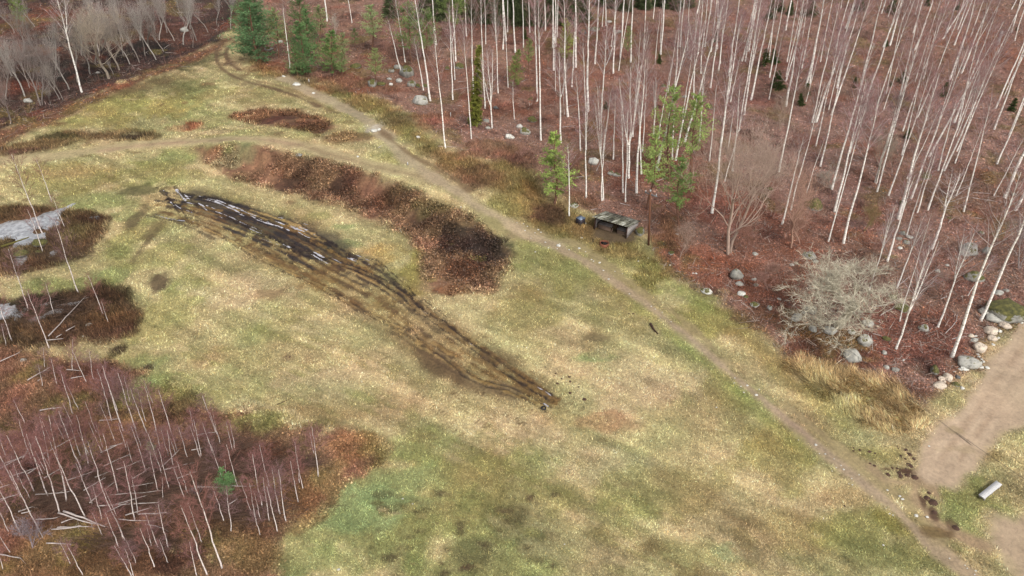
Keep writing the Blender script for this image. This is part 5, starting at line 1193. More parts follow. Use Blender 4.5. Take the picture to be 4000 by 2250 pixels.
# ------------------------------------------------------------------ fallen poles, branches and logs
def put_pole(tile, x0, y0, x1, y1, r_=.058, words='', mat=None, name='fallen_birch', lift=.45, kindk='pole'):
    a = at(*tp(tile, x0, y0)); b = at(*tp(tile, x1, y1))
    a, b = np.array(a), np.array(b)
    t = np.linspace(0, 1, 7)[:, None]
    P = a + (b - a) * t; L = np.linalg.norm(b - a)
    P[:, :2] += np.cumsum(q.normal(0, .012 * L, (7, 2)), 0) * np.sin(t * math.pi)
    P[:, 2] = hbase(P[:, 0], P[:, 1]) + lift + r_ + .06 * q.random()
    c0 = P[0].copy()
    B = MB(); B.tube(P - c0, r_ * (1 - .6 * t[:, 0]), 7, 0, cap=True)
    for k in range(int(L * 1.0)):                      # a few snapped side twigs on the thin end
        s0 = interp(P - c0, q.uniform(.45, 1)); d = unit(unit(b - a) * .8 + q.normal(0, .5, 3) * [1, 1, .3])
        B.tube(s0 + d * np.linspace(0, 1, 3)[:, None] * q.uniform(.3, .8), [.014, .01, .005], 3, 0)
    o = obj(name, B.mesh(name, [mat or M_POLE], True)); o.location = c0
    px, py = tp(tile, (x0 + x1) / 2, (y0 + y1) / 2)
    tag(o, None, 'fallen tree' if name == 'fallen_birch' else 'log' if name == 'log' else 'branch', 'felled birch poles on the ground' if kindk == 'pole' else 'fallen branches on the forest floor' if kindk == 'branch' else None)
    THINGS.append((o, px, py, '=' + words if words else {'pole': ('long' if L > 7 else 'short') + ' felled white pole', 'branch': 'fallen pale branch'}[kindk], 'x' if words else kindk))
for a in [(0, 415, 320, 235), (440, 262, 820, 70), (300, 455, 420, 375), (465, 495, 640, 390), (1190, 410, 1440, 315), (1110, 185, 1260, 140), (975, 490, 1130, 430), (920, 745, 1170, 535), (1000, 775, 1330, 755), (1365, 755, 1610, 742), (1130, 665, 1650, 615), (1340, 580, 1560, 545), (1640, 385, 1820, 210), (1675, 410, 1900, 355, .07),
          (1940, 215, 2050, 195), (2000, 60, 2180, 35), (1990, 590, 2210, 590), (2330, 570, 2576, 572), (1205, 910, 1560, 930), (545, 1015, 970, 990), (600, 995, 840, 975), (390, 915, 600, 895), (490, 1150, 740, 1165), (210, 835, 350, 785), (240, 850, 340, 825), (0, 600, 130, 560), (0, 720, 210, 660), (0, 745, 160, 665), (1500, 965, 1650, 1000),
          (1100, 835, 1330, 730), (1340, 510, 1520, 390), (1410, 860, 1690, 840), (10, 1260, 240, 1305), (640, 945, 760, 905), (2300, 770, 2400, 705), (1060, 380, 1320, 260), (1030, 240, 1240, 150), (700, 520, 960, 430), (380, 660, 720, 630), (1180, 760, 1480, 675), (250, 300, 400, 90), (120, 480, 420, 380), (60, 350, 300, 260), (860, 620, 1080, 490), (1800, 500, 2000, 430), (1280, 870, 1520, 800)]:
    put_pole(15, *a)
put_pole(15, 665, 835, 1080, 990, .10, 'thickest felled birch trunk, lying diagonally in the lower left stand')
put_pole(15, 610, 850, 1000, 965, .08, 'felled trunk lying tight against the thickest diagonal one')
put_pole(11, 505, 515, 855, 135, .07, 'long white pole leaning over the dark pool at the left')
for a in [(490, 560, 650, 545), (20, 770, 215, 680), (295, 960, 520, 830), (420, 1265, 640, 1235), (1020, 1365, 1225, 1345), (730, 940, 850, 920), (690, 855, 820, 865), (680, 465, 770, 415), (580, 530, 640, 495)]:
    put_pole(11, *a)
for tl, l in {3: [(970, 1035, 1055, 980), (1195, 1020, 1430, 930), (540, 1085, 660, 1052), (545, 1160, 690, 1200), (95, 832, 145, 805), (500, 1285, 640, 1270), (2070, 945, 2180, 915)], 4: [(800, 685, 890, 660), (1020, 655, 1090, 645), (1645, 455, 1900, 505), (1465, 370, 1560, 415), (1380, 400, 1480, 410), (1870, 1110, 2230, 1085), (1960, 1180, 2200, 1188), (2060, 165, 2160, 180), (1450, 750, 1600, 745)],
              8: [(2390, 90, 2480, 270), (2380, 250, 2560, 225), (2060, 495, 2240, 505), (2050, 545, 2300, 585), (2080, 745, 2150, 755), (1270, 1190, 1285, 1240), (1300, 1440, 1440, 1330), (850, 155, 910, 180)], 14: [(1055, 195, 1360, 115), (1130, 280, 1290, 170), (1035, 480, 1048, 630), (1055, 462, 1140, 490), (1845, 520, 2000, 490), (1780, 460, 1900, 260), (1120, 325, 1125, 355), (1735, 115, 1800, 90), (770, 705, 870, 640)],
              7: [(1450, 380, 1570, 335), (850, 270, 930, 150), (600, 180, 670, 85), (1085, 600, 1180, 622), (790, 668, 850, 655), (1640, 907, 1690, 908), (650, 340, 790, 322)], 2: [(1970, 910, 2140, 880), (2030, 828, 2110, 820), (1848, 668, 1900, 660), (2030, 1065, 2080, 1072), (1845, 512, 1890, 490)], 1: [(1330, 672, 1400, 655), (1650, 490, 1700, 455), (1450, 545, 1510, 500), (1660, 535, 1775, 540), (1780, 130, 2040, 128)],
              6: [(1835, 28, 2018, 36), (1230, 40, 1280, 15)], 11: [(380, 940, 440, 900)]}.items():
    for a in l: put_pole(tl, *a, r_=.05, name='fallen_branch', kindk='branch', lift=.03)
put_pole(13, 1388, 370, 1465, 470, .16, 'dark weathered log lying on the grass below the path', M_DARKWOOD, 'log', 0, 'log')
put_pole(12, 215, 1175, 355, 1113, .04, 'dark thin branch lying on the tan grass above the lower left scrub', M_DARKWOOD, 'fallen_branch', 0, 'log')
put_pole(5, 20, 1050, 300, 955, .16, 'moss covered log across the white bog pool', plain('mossy_log', (120, 112, 50), .95, 5, .4), 'log', .1, 'log')
# broken snag
px, py = tp(4, 2300, 455); x, y, z = at(px, py); h = up_height(x, y, z, tp(4, 0, 310)[1])
B = MB(); B.tube([(0, 0, -.2), (0, 0, h * .5), (.05, 0, h * .9), (.12, 0, h)], [.42, .36, .34, .12], 9, cap=True)
o = obj('tree_stump', B.mesh('tree_stump', [M_GREYWOOD], True)); o.location = (x, y, z); o.rotation_euler = (0, lean_to(x, y, z, h, *tp(4, 2355, 310)), 0)
tag(o, 'broken grey trunk standing like a post near the upper right corner', 'tree stump')

# ------------------------------------------------------------------ lean-to shelter
def zs(zx, zy): return 2200 + zx / 5.152, 780 + zy / 5.152
A = np.array(at(*zs(622, 602))); Bq = np.array(at(*zs(1272, 785))); Cq = np.array(at(*zs(1478, 505)))
ux = unit((Bq - A) * [1, 1, 0]); vy = np.array([-ux[1], ux[0], 0])
W = float(np.linalg.norm((Bq - A)[:2])); D = float(np.clip(np.dot(Cq - Bq, vy), 1.8, 4.2))
zf = min(A[2], Bq[2])
Hf = float(np.clip(up_height(Bq[0], Bq[1], zf, zs(0, 555)[1]), 1.6, 2.4)); Hr = float(np.clip(up_height(Cq[0], Cq[1], zf, zs(0, 440)[1]), .5, 1.2))
print('SHELTER', W, D, Hf, Hr)
SM = Matrix(((ux[0], vy[0], 0, A[0]), (ux[1], vy[1], 0, A[1]), (0, 0, 1, zf), (0, 0, 0, 1)))
sh = empty('wooden_shelter', (0, 0, 0)); sh.matrix_world = SM
tag(sh, 'open fronted wooden lean-to shelter with a mossy corrugated roof', 'shelter')
def part(name, B, mats, parent, smooth=False): return obj(name, B.mesh(name, mats, smooth), parent)
def roof_mat():
    m, nt, bs = mat_new('mossy_sheet_roof')
    n = noise_node(nt, 1.0, 5, 0.7, sc3=(3.2, .3, .3)); n2 = noise_node(nt, 2.2, 4, .6)
    r = ramp(nt, n.outputs[0], [(.38, tuple(lin((52, 48, 38)))), (.46, tuple(lin((96, 92, 72)))), (.54, tuple(lin((190, 188, 170)))), (.66, tuple(lin((225, 225, 218))))])
    tc = N(nt, 'ShaderNodeTexCoord'); sx = N(nt, 'ShaderNodeSeparateXYZ'); nt.links.new(tc.outputs['Object'], sx.inputs[0])
    mr = N(nt, 'ShaderNodeMapRange'); mr.inputs['From Min'].default_value = W * .68; mr.inputs['From Max'].default_value = W * .86
    mr.inputs['To Min'].default_value = 1; mr.inputs['To Max'].default_value = .25
    nt.links.new(sx.outputs[0], mr.inputs['Value'])
    ms = ramp(nt, n2.outputs[0], [(.35, (.5, .5, .4)), (.6, (1, 1, 1))])
    x = mul(nt, r.outputs[0], ms.outputs[0]); nt.links.new(mr.outputs[0], x.inputs[0])
    nt.links.new(x.outputs[2], bs.inputs['Base Color']); bs.inputs['Roughness'].default_value = .7
    return m
M_ROOF = roof_mat()
slope = (Hr - Hf) / D
# corrugated sheet
n_ = 150; xs = np.linspace(-.28, W + .3, n_); v0, v1 = -.42, D + .3
cor = .028 * np.sign(np.sin(xs * 2 * math.pi / .36)) * np.abs(np.sin(xs * 2 * math.pi / .36)) ** .5
B = MB(); V = []
for t_ in (0, 1):
    for vv in (v0, v1): V.append(np.stack([xs, np.full(n_, vv), Hf + .16 + slope * vv + cor - t_ * .022], 1))
V = np.concatenate(V); Qd = []
for k in range(n_ - 1):
    a, b = k, k + n_
    Qd += [(a, a + 1, b + 1, b), (a + 2 * n_, b + 2 * n_, b + 2 * n_ + 1, a + 2 * n_ + 1), (a, a + 2 * n_, a + 2 * n_ + 1, a + 1), (b, b + 1, b + 2 * n_ + 1, b + 2 * n_)]
B.raw(V, Qd); part('roof', B, [M_ROOF], sh)
for xx, ww in ((0.06, .13), (W - .06, .13), (W * .585, .12)):
    B = MB(); B.box((xx - ww / 2, -.07 if ww > .125 else D * .3, -.2), (xx + ww / 2, .07 if ww > .125 else D * .3 + .12, Hf + .09 + (0 if ww > .125 else slope * D * .3))); part('post', B, [M_DARKWOOD], sh)
B = MB(); B.box((-.05, -.06, Hf - .02), (W + .05, .05, Hf + .1)); part('roof_beam', B, [M_DARKWOOD], sh)
for xx in (0.0, W):
    B = MB(); nb_ = 9                                   # vertical boards following the roof slope
    for k in range(nb_):
        a, b = .1 + (D - .1) * k / nb_, .1 + (D - .1) * (k + 1) / nb_ - .012
        V = [(xx - .015 + .006 * (k % 2), a, -.15), (xx + .015 + .006 * (k % 2), a, -.15), (xx + .015 + .006 * (k % 2), b, -.15), (xx - .015 + .006 * (k % 2), b, -.15)]
        V += [(p[0], p[1], Hf + .08 + slope * p[1] - (.5 if (xx > 0 and k in (4, 5)) and False else 0)) for p in V]
        B.raw(V, [(0, 3, 2, 1), (4, 5, 6, 7), (0, 1, 5, 4), (1, 2, 6, 5), (2, 3, 7, 6), (3, 0, 4, 7)])
    w_ = part('side_wall', B, [M_GREYWOOD], sh)
    B = MB(); B.box((xx - .03, 0.1, Hf * .9), (xx + .03, .14, Hf * .9 + .04)); 
B = MB()
for k in range(6): B.box((.03, D - .02, -.1 + k * (Hr + .12) / 6), (W - .03, D + .02 + .006 * (k % 2), -.1 + (k + 1) * (Hr + .12) / 6 - .012))
part('back_wall', B, [M_GREYWOOD], sh)
M_BENCH = plain('worn_bench_boards', (160, 148, 142), .85, 3, .3, sc3=(1, 7, 7))
M_FRONTB = plain('brown_boards', (160, 132, 112), .9, 3, .35, sc3=(1, 7, 7))
for x0, x1 in ((.16, W * .47), (W * .64, W - .14)):
    B = MB()
    for k in range(4): B.box((x0, .55 + k * .22, .74), (x1, .55 + k * .22 + .205, .78 + .004 * (k % 2)))
    bp_ = part('bench_table', B, [M_BENCH], sh)
    B = MB()
    for k in range(3): B.box((x0 + .05, .62, .02 + k * .2), (x1 - .05, .65, .2 + k * .2)); 
    part('front_board', B, [M_FRONTB], bp_)
    for xx in (x0 + .08, x1 - .16):
        B = MB(); B.box((xx, 1.2, -.1), (xx + .08, 1.28, .735)); part('leg', B, [M_DARKWOOD], bp_)
B = MB(); B.tube([(W * .49, .55, .0), (W * .5, .75, .62)], [.09, .08], 8, cap=True)
lg = part('log_stool', B, [M_FRONTB], None); lg.matrix_world = SM
tag(lg, 'short upright log standing in the shelter beside its left bench', 'log stool')
# ------------------------------------------------------------------ waste bin
bx, by, bz = at(*zs(345, 505)); s_ = math.sqrt(bx * bx + by * by + CAM_H ** 2) / FPX / 5.152
bw = 62 * s_; bh = float(np.clip(up_height(bx, by, bz, zs(0, 385)[1]), .7, 1.3))
bn = empty('waste_bin', (bx, by + bw * .5, bz)); bn.rotation_euler.z = math.radians(40)
tag(bn, 'dark square waste bin with a blue grey lid left of the shelter', 'waste bin')
B = MB(); n4 = [(-1, -1), (1, -1), (1, 1), (-1, 1)]
V = [(a * bw * .88, b * bw * .88, -.05) for a, b in n4] + [(a * bw, b * bw, bh) for a, b in n4]
B.raw(V, [(0, 3, 2, 1), (4, 5, 6, 7), (0, 1, 5, 4), (1, 2, 6, 5), (2, 3, 7, 6), (3, 0, 4, 7)])
for a, b in n4: B.box((a * bw * .97 - .04, b * bw * .97 - .04, 0), (a * bw * .97 + .04, b * bw * .97 + .04, bh * .97))
for k in (.3, .65): B.box((-bw * (.9 + .1 * k) - .02, -bw * (.9 + .1 * k) - .02, bh * k), (bw * (.9 + .1 * k) + .02, bw * (.9 + .1 * k) + .02, bh * k + .05))
part('body', B, [M_BIN], bn)
B = MB(); B.box((-bw * 1.08, -bw * 1.08, bh), (bw * 1.08, bw * 1.08, bh + .05)); B.box((-bw * .75, -bw * .75, bh + .05), (bw * .75, bw * .75, bh + .12))
ld = part('lid', B, [M_LID], bn)
B = MB(); B.tube([(-.15, -bw * .8, bh + .13), (-.12, -bw * .8, bh + .17), (.12, -bw * .8, bh + .17), (.15, -bw * .8, bh + .13)], .018, 5); part('handle', B, [M_BIN], ld)
# ------------------------------------------------------------------ fire ring
fx, fy, fz = at(*zs(825, 915)); s_ = math.sqrt(fx * fx + fy * fy + CAM_H ** 2) / FPX / 5.152; fr = 92 * s_
fe = empty('fire_ring', (fx, fy, fz)); tag(fe, 'round rusty steel fire ring with charred logs in front of the shelter', 'fire ring')
B = MB(); th = np.arange(33) / 32 * 6.2832
prof = [(fr, -.1), (fr, .42), (fr * .88, .42), (fr * .88, .12)]
V = np.concatenate([np.stack([r0 * np.cos(th[:-1]), r0 * np.sin(th[:-1]), np.full(32, z0)], 1) for r0, z0 in prof])
i, j = np.meshgrid(np.arange(3), np.arange(32), indexing='ij')
B.raw(V, np.stack([i * 32 + j, i * 32 + (j + 1) % 32, (i + 1) * 32 + (j + 1) % 32, (i + 1) * 32 + j], -1).reshape(-1, 4)); part('ring', B, [M_RUST], fe)
B = MB(); V = [(0, 0, .2)] + [(fr * .87 * math.cos(t), fr * .87 * math.sin(t), .14) for t in th[:-1]]; B.raw(V, None, [(0, 1 + k, 1 + (k + 1) % 32) for k in range(32)]); part('ash_bed', B, [M_CHAR], fe)
for k in range(5):
    a = k * 1.3; B = MB(); c = np.array([math.cos(a) * .15, math.sin(a) * .15, .27 + .03 * k]); d = np.array([math.cos(a * 2.1), math.sin(a * 2.1), .1]) * fr * .6
    B.tube([c - d, c + d], [.07, .055], 7, cap=True); part('charred_log', B, [M_CHAR], fe)
# ------------------------------------------------------------------ utility pole and cables
ux_, uy_, uz_ = at(*zs(1718, 912)); ph = float(up_height(ux_, uy_, uz_, 748)); pl = lean_to(ux_, uy_, uz_, ph, 2541, 748)
ue = empty('utility_pole', (ux_, uy_, uz_)); ue.rotation_euler = (0, math.atan(pl), math.radians(0))
tag(ue, 'brown wooden utility pole with a crossarm standing right of the shelter', 'utility pole')
B = MB(); B.tube([(0, 0, -.3), (0, 0, ph * .5), (0, 0, ph)], [.15, .125, .10], 10, cap=True); part('pole_shaft', B, [plain('brown_pole', (138, 92, 66), .9, 2, .3, sc3=(5, 5, .6))], ue)
B = MB(); ca, sa_ = math.cos(-.75), math.sin(-.75)
Mx = Matrix.Rotation(-.75, 4, 'Z'); B.box((-.95, .09, ph - .55), (.95, .19, ph - .43), M=Mx); part('crossarm', B, [M_STEEL], ue)
for xo in (-.8, .8):
    B = MB(); P = np.array([(xo, .14, ph - .43), (xo, .14, ph - .3), (xo, .14, ph - .12)]) @ np.array(Mx)[:3, :3].T; B.tube(P, [.02, .07, .04], 8, cap=True); part('insulator', B, [M_CERAMIC], ue)
B = MB(); B.tube([(0, 0, ph), (0, 0, ph + .25)], [.08, .11], 8, cap=True); part('pole_cap', B, [M_CERAMIC], ue)
top = np.array([ux_ + pl * ph, uy_, uz_ + ph - .45])
def at_h(px, py, z): x, y = at_z(px, py, z); return np.array([x, y, z])
for k, (off, wd) in enumerate((((0, 0), 'upper'), ((.14, -.10), 'lower'))):
    pts = [top + [off[0] * 2, off[1], -.1 * k], at_h(3653, 1631, 6.0) + [off[0], off[1], 0], at_h(3734, 1689, 5.9) + [off[0], off[1], 0], at_h(4000, 1871, 5.8) + [off[0], off[1], 0], at_h(4500, 2190, 6.0) + [off[0], off[1], 0]]
    P = smooth_line(np.array(pts), 10)
    B = MB(); B.tube(P - pts[0], .009, 5); o = part('power_cable', B, [M_CABLE], None, True); o.location = pts[0]
    tag(o, f'thin dark overhead cable from the utility pole across the sandy road, {wd} of two', 'power cable', 'overhead cables')
# ------------------------------------------------------------------ plank bench
def zb(zx, zy): return 3700 + zx / 8.573, 1800 + zy / 8.573
p0 = np.array(at_h(*zb(1180, 1160), .55)); p1 = np.array(at_h(*zb(1770, 690), .55)); g0 = at(*zb(1300, 1210))[2]
e0 = np.array(at_h(*zb(1090, 1100), .55)); e1 = np.array(at_h(*zb(1260, 1215), .55))
L = np.linalg.norm((p1 - p0)[:2]); bw = 1.25 * np.linalg.norm((e1 - e0)[:2]); c = (p0 + p1) / 2; an = math.atan2(p1[1] - p0[1], p1[0] - p0[0])
be = empty('plank_bench', (c[0], c[1], g0)); be.rotation_euler.z = an
tag(be, 'pale grey slatted plank bench on the grass below the sandy road', 'bench')
B = MB(); ns = 15
for k in range(ns):
    a, b = -L / 2 + L * k / ns, -L / 2 + L * (k + 1) / ns - .012
    B.box((a, -bw / 2, .50 + .004 * (k % 3)), (b, bw / 2, .54 + .004 * (k % 3)))
part('seat', B, [M_PALEWOOD], be)
for s in (-1, 1):
    B = MB(); B.box((-L / 2 + .03, s * (bw / 2 - .05) - .025, .38), (L / 2 - .03, s * (bw / 2 - .05) + .025, .495)); part('side_rail', B, [M_GREYWOOD], be)
for xx in (-L * .4, 0.02, L * .42):
    B = MB(); B.box((xx, -bw / 2 + .02, -.05), (xx + .09, -bw / 2 + .11, .38)); B.box((xx, bw / 2 - .11, -.05), (xx + .09, bw / 2 - .02, .38)); B.box((xx + .02, -bw / 2 + .11, .1), (xx + .07, bw / 2 - .11, .18)); part('leg_frame', B, [M_GREYWOOD], be)
# ------------------------------------------------------------------ old tyre
tx, ty, tz = at(2050 + 950 / 12.88, 1520 + 985 / 12.88); s_ = math.sqrt(tx * tx + ty * ty + CAM_H ** 2) / FPX / 12.88; R_ = 128 * s_
te = empty('old_tyre', (tx, ty, tz)); te.rotation_euler = (math.radians(4), math.radians(-3), 0)
tag(te, 'black car tyre lying flat on the grass at the end of the muddy ruts', 'tyre')
prof = [(R_ * .56, .04), (R_ * .60, .005), (R_ * .92, .0), (R_, .05), (R_ * 1.0, .15), (R_ * .92, .20), (R_ * .62, .205), (R_ * .56, .17), (R_ * .80, .15), (R_ * .80, .06)]
th = np.arange(40) / 40 * 6.2832; m_ = len(prof)
V = np.concatenate([np.stack([r0 * np.cos(th), r0 * np.sin(th), np.full(40, z0)], 1) for r0, z0 in prof])
i, j = np.meshgrid(np.arange(m_), np.arange(40), indexing='ij')
B = MB(); B.raw(V, np.stack([i * 40 + j, i * 40 + (j + 1) % 40, ((i + 1) % m_) * 40 + (j + 1) % 40, ((i + 1) % m_) * 40 + j], -1).reshape(-1, 4)); part('sidewall', B, [M_TYRE], te, True)
B = MB()
for k in range(40):
    B.box((R_ * .985, -.022, .04), (R_ * 1.03, .022, .16), M=Matrix.Rotation(k / 40 * 6.2832, 4, 'Z'))
part('tread', B, [M_TYRE], te)
# small posts along the tracks
for tl, x0, y0, y1, wds in ((2, 535, 830, 795, 'short white marker post beside the track below the dense pines'), (6, 1526, 210, 180, 'short pale marker post at the fork of the two paths'), (2, 1958, 1182, 1130, 'pale stub post on red leaves in front of the forked birches')):
    x, y, z = at(*tp(tl, x0, y0)); h = up_height(x, y, z, tp(tl, 0, y1)[1])
    B = MB(); B.tube([(0, 0, -.1), (0, 0, h * .8), (0, 0, h)], [.09, .085, .05], 7, cap=True); o = part('marker_post', B, [M_PALEWOOD], None); o.location = (x, y, z); tag(o, wds, 'post', 'marker posts')

# ------------------------------------------------------------------ water
def sheet(name, P, z, mat, label=None):
    n = len(P); V = np.concatenate([P, np.full((n, 1), z) if np.ndim(z) == 0 else z[:, None]], 1)
    me = bpy.data.meshes.new(name); me.from_pydata([tuple(v) for v in V], [], [tuple(range(n))]); me.materials.append(mat); me.update()
    return tag(obj(name, me), kind='structure')
for key in WATER:
    allp = np.concatenate(WATER[key]); lo, hi = allp.min(0) - 1.5, allp.max(0) + 1.5
    cz = hbase(allp[:, 0], allp[:, 1]); z = float(np.median(cz)) - (.30 if key == 'bog' else .28)
    sheet('bog_water', np.array([(lo[0], lo[1]), (hi[0], lo[1]), (hi[0], hi[1]), (lo[0], hi[1])]), z, M_POND)
def puddle(pts, w, Pw=None):
    P = smooth_line(dpts(pts) if Pw is None else Pw, 5); w *= .5 if P[0][1] < 95 else .95; T = unit(np.gradient(P, axis=0)); Nn = np.stack([-T[:, 1], T[:, 0]], 1)
    k = len(P); t = np.linspace(0, 1, k); ww = w / 2 * (np.sin(np.pi * np.clip(t * .96 + .02, 0, 1)) ** .4) * (1 + .3 * q.normal(0, 1, k).clip(-1.5, 1.5))
    z = hbase(P[:, 0], P[:, 1]); z = np.full(k, z.mean()) * .3 + z * .7 - .045
    V = np.concatenate([np.concatenate([P + Nn * ww[:, None], z[:, None]], 1), np.concatenate([P - Nn * ww[:, None], z[:, None]], 1)])
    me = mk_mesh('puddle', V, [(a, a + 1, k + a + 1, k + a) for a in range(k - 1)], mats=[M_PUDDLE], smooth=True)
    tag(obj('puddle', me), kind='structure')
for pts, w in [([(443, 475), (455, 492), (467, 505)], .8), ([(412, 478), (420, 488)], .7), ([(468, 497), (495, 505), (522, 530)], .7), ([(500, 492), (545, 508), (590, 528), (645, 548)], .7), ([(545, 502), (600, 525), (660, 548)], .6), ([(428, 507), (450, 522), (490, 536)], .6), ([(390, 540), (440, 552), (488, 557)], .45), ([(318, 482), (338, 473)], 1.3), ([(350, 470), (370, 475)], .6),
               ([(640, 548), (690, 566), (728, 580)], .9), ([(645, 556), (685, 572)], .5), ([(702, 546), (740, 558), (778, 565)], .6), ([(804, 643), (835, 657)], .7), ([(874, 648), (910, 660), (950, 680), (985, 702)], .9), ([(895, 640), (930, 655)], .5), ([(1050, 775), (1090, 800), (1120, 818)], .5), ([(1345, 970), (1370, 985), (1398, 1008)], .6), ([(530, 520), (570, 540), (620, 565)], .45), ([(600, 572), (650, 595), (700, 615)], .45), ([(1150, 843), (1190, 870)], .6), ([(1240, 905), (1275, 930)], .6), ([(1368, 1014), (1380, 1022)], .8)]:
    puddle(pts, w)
for _k in range(26):  # extra thin puddles whose pale colour stands in for sky glints
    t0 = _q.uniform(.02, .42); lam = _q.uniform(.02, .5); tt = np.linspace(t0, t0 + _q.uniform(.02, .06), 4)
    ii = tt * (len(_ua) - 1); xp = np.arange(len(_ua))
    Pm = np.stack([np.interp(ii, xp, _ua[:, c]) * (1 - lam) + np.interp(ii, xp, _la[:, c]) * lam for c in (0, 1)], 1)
    puddle(None, _q.uniform(.3, .6), Pm)

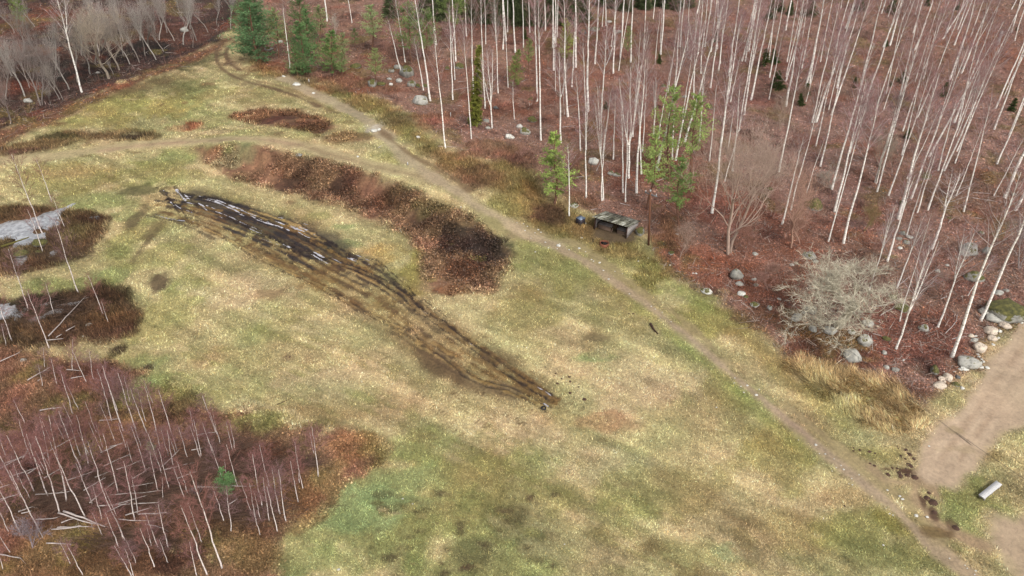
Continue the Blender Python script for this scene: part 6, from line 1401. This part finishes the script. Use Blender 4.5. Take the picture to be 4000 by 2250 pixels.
# ------------------------------------------------------------------ labels that single each thing out, by the nearest landmark
LM = {'birch': [((2407, 885), 'the shelter'), ((2318, 627), 'the round white boulder'), ((1643, 388), 'the big pale boulder'), ((1589, 290), 'the tall mossy boulder'), ((1868, 360), 'the pillar spruce'), ((2045, 495), 'the boulder pair'), ((2217, 170), 'the yellow green pine'), ((2450, 210), 'the faint pale pine'), ((2080, 60), 'the top dark spruces'),
                ((2610, 380), 'the four grouped pines'), ((2500, 640), 'the shelter pines'), ((2843, 990), 'the two stemmed oak'), ((3089, 967), 'the thin crowned oak'), ((3272, 1270), 'the wide pale oak'), ((3177, 800), 'the big bushy boulder'), ((3425, 715), 'the small grey oak'), ((3600, 690), 'the moss patched boulder'), ((3779, 1408), 'the roadside grey boulder'), ((3932, 1205), 'the huge mossy boulder'),
                ((3780, 970), 'the pale mossy slab'), ((3037, 330), 'the far left small spruce'), ((3150, 365), 'the leaning small spruce'), ((3340, 335), 'the middle small spruce'), ((3530, 320), 'the birch screened spruce'), ((3690, 360), 'the wide small spruce'), ((3540, 530), 'the lowest small spruce'), ((3955, 425), 'the edge spruce'), ((3895, 170), 'the broken grey trunk'), ((3380, 40), 'the top right spruces'), ((1200, 220), 'the dense dark pines'), ((2330, 470), 'the broad forked birch'), ((2900, 200), 'the tall dark snag'), ((3950, 700), 'the crossed dead branches'), ((2750, 250), 'the upper middle birches'), ((3050, 640), 'the broad twiggy oak'), ((1900, 130), 'the high crowned pine')],
      'young': [((60, 900), 'the white bog pool'), ((60, 1190), 'the dark lower pool'), ((340, 1240), 'the leaning pool pole'), ((890, 1900), 'the small green pine'), ((330, 2050), 'the thickest felled trunk'), ((110, 2130), 'the grey corner bush'), ((600, 1770), 'the faint young pine'), ((760, 1790), 'the grey brushwood heap'), ((450, 1530), 'the green clearing'), ((150, 1600), 'the left reddish scrub'), ((100, 1790), 'the left edge poles'), ((330, 1760), 'the crossing poles'), ((480, 1900), 'the long level poles'), ((640, 2020), 'the middle felled poles'), ((860, 2150), 'the bottom bright scrub'), ((1080, 1920), 'the right grass edge'), ((1200, 1830), 'the stand tip'), ((860, 1660), 'the meadow corner'), ((520, 2180), 'the bottom dark scrub'), ((1000, 2050), 'the lower right corner'), ((280, 1880), 'the left felled trunks')],
      's': [((150, 400), 'the bushy grey oak'), ((320, 360), 'the brightest birch'), ((430, 300), 'the mossy trunked oak'), ((560, 220), 'the dark hollow'), ((700, 160), 'the mossy bank'), ((880, 110), 'the wheel tracks'), ((60, 60), 'the corner pines')],
      'b': [((0, 0), 'the forest')],
      'rock': [((2407, 885), 'the shelter'), ((2318, 627), 'the round white boulder'), ((1643, 388), 'the big pale boulder'), ((1560, 300), 'the tall mossy boulder'), ((1868, 480), 'the pillar spruce'), ((2045, 500), 'the leaning birch'), ((2217, 120), 'the yellow green pine'), ((2480, 110), 'the faint pale pine'), ((2700, 400), 'the grouped pines'), ((2843, 1060), 'the two stemmed oak'), ((3089, 1000), 'the thin crowned oak'), ((3272, 1270), 'the wide pale oak'), ((3177, 820), 'the big bushy boulder'),
               ((3425, 715), 'the small grey oak'), ((3779, 1430), 'the roadside grey boulder'), ((3825, 1355), 'the round cream boulder'), ((3700, 1480), 'the broken stone heap'), ((3932, 1205), 'the huge mossy boulder'), ((3550, 930), 'the sloping birches'), ((3495, 1370), 'the double stemmed birch'), ((3900, 1290), 'the road bend'), ((3780, 1030), 'the fan branched birch'), ((2190, 905), 'the gravelly path'), ((2360, 1040), 'the fire ring'), ((2600, 1250), 'the path below the oak'), ((2900, 1530), 'the straw grass path'), ((3200, 1800), 'the path near the molehills'), ((3550, 1990), 'the bare dirt loop'), ((3800, 2220), 'the path end'), ((1450, 510), 'the upper path'), ((1080, 190), 'the dark pines'), ((100, 970), 'the white bog pool'), ((300, 1280), 'the lower pool'), ((330, 380), 'the brightest birch'), ((720, 110), 'the mossy bank'), ((1250, 610), 'the path fork'), ((1500, 2100), 'the lower green meadow'), ((2870, 1150), 'the red leaves edge')],
      'mole': [((3370, 1755), 'the roadside grass'), ((3545, 1765), 'the sandy road edge'), ((3550, 1855), 'the dirt arc'), ((3640, 1950), 'the dirt loop'), ((2220, 1490), 'the tyre'), ((2460, 1222), 'the weathered log'), ((1130, 1395), 'the tan field'), ((3740, 2060), 'the loop bottom')],
      'pole': [((80, 1830), 'the left frame edge'), ((250, 1750), 'the upper left birches'), ((480, 1830), 'the stand centre'), ((640, 1950), 'the middle scrub'), ((880, 1900), 'the small green pine'), ((760, 1790), 'the grey brushwood heap'), ((250, 2060), 'the thickest felled trunk'), ((80, 1960), 'the lower left birches'), ((560, 1780), 'the faint young pine'), ((150, 1480), 'the dark pool'), ((300, 1600), 'the green clearing'), ((560, 2040), 'the lower scrub'), ((900, 1710), 'the meadow corner')],
      'branch': [((2407, 950), 'the shelter'), ((2318, 640), 'the round white boulder'), ((2600, 680), 'the grouped pines'), ((2420, 390), 'the broad forked birch'), ((2230, 450), 'the birch group'), ((1800, 350), 'the pillar spruce'), ((3340, 260), 'the middle small spruce'), ((3600, 160), 'the upper right birches'), ((3700, 300), 'the birch screened spruce'), ((3830, 70), 'the broken grey trunk'), ((3950, 640), 'the crossed branches'), ((3850, 780), 'the forked birch'), ((3430, 1200), 'the wide pale oak'), ((3700, 1290), 'the roadside boulders'), ((3500, 1050), 'the double stemmed birch'), ((600, 230), 'the upper left wood'), ((1740, 575), 'the lowest birch foot'), ((1480, 580), 'the path fork'), ((150, 1490), 'the dark pool'), ((3800, 440), 'the edge spruce')],
      'spruce': [((2080, 80), 'the top frame edge'), ((3037, 330), 'the left birches'), ((3160, 370), 'the leaning birch'), ((3340, 335), 'the middle birches'), ((3480, 330), 'the thick birches'), ((3690, 360), 'the slender birch row'), ((3540, 530), 'the lower birches'), ((3955, 425), 'the right frame edge'), ((3380, 40), 'the top right birches'), ((2800, 150), 'the upper middle birches'), ((2380, 390), 'the mossy ground'), ((3360, 110), 'the open leaf patch'), ((3640, 430), 'the road side birches'), ((1600, 60), 'the pale pines')]}
LM['shrub'] = LM['birch']
ORD = ['', 'first', 'second', 'third', 'fourth', 'fifth', 'sixth', 'seventh', 'eighth', 'ninth', 'tenth', 'eleventh', 'twelfth', 'thirteenth', 'fourteenth', 'fifteenth', 'sixteenth', 'seventeenth', 'eighteenth', 'nineteenth', 'twentieth']
NUM = ['', 'one', 'two', 'three', 'four', 'five', 'six', 'seven', 'eight', 'nine', 'ten', 'eleven', 'twelve', 'thirteen', 'fourteen', 'fifteen', 'sixteen', 'seventeen', 'eighteen', 'nineteen', 'twenty']
groups = {}
for o, px, py, words, kk in THINGS:
    if words.startswith('='):
        o['label'] = words[1:]; continue
    lm = min(LM[kk], key=lambda l: (l[0][0] - px) ** 2 + 1.6 * (l[0][1] - py) ** 2)
    groups.setdefault((kk, lm[1]), []).append((px, py, o, words))
NOUN = {'birch': ' birches', 'young': ' birches', 's': ' trees', 'shrub': ' shrubs', 'pole': ' poles', 'spruce': ' spruces', 'mole': ' molehills', 'branch': ' branches', 'rock': ' stones'}
def name_row(it, kk, lm, row=''):
    it.sort(key=lambda t: t[0]); n = len(it)
    for k, (px, py, o, words) in enumerate(it):
        if n == 1: l = f'{words}, {row} one nearest {lm}' if row else f'{words} alone nearest {lm}'
        elif n == 2: l = f'{words}, {"left" if k == 0 else "right"} one of two{row and " " + row}{NOUN.get(kk, "")} nearest {lm}'
        else: l = f'{words}, {ORD[min(k + 1, 20)]} from left of {NUM[min(n, 20)]}{row and " " + row}{NOUN.get(kk, "")} nearest {lm}'
        o['label'] = l
mx = 0
for (kk, lm), it in groups.items():
    if len(it) > 10:
        it.sort(key=lambda t: t[1]); h = len(it) // 2; g_ = [it[:h], it[h:]]; rows = ['rear', 'front']
        if len(it) > 24: h = len(it) // 3; g_ = [it[:h], it[h:2 * h], it[2 * h:]]; rows = ['rear', 'middle', 'front']
        for a, rw in zip(g_, rows): name_row(a, kk, lm, rw); mx = max(mx, len(a))
    else: name_row(it, kk, lm); mx = max(mx, len(it))
labs = [o['label'] for o, *_ in THINGS]
print('LABELS', len(labs), len(set(labs)), 'longest row', mx, 'most words', max(len(l.split()) for l in labs), [l for l in labs if labs.count(l) > 1][:10])
bpy.context.view_layer.update()
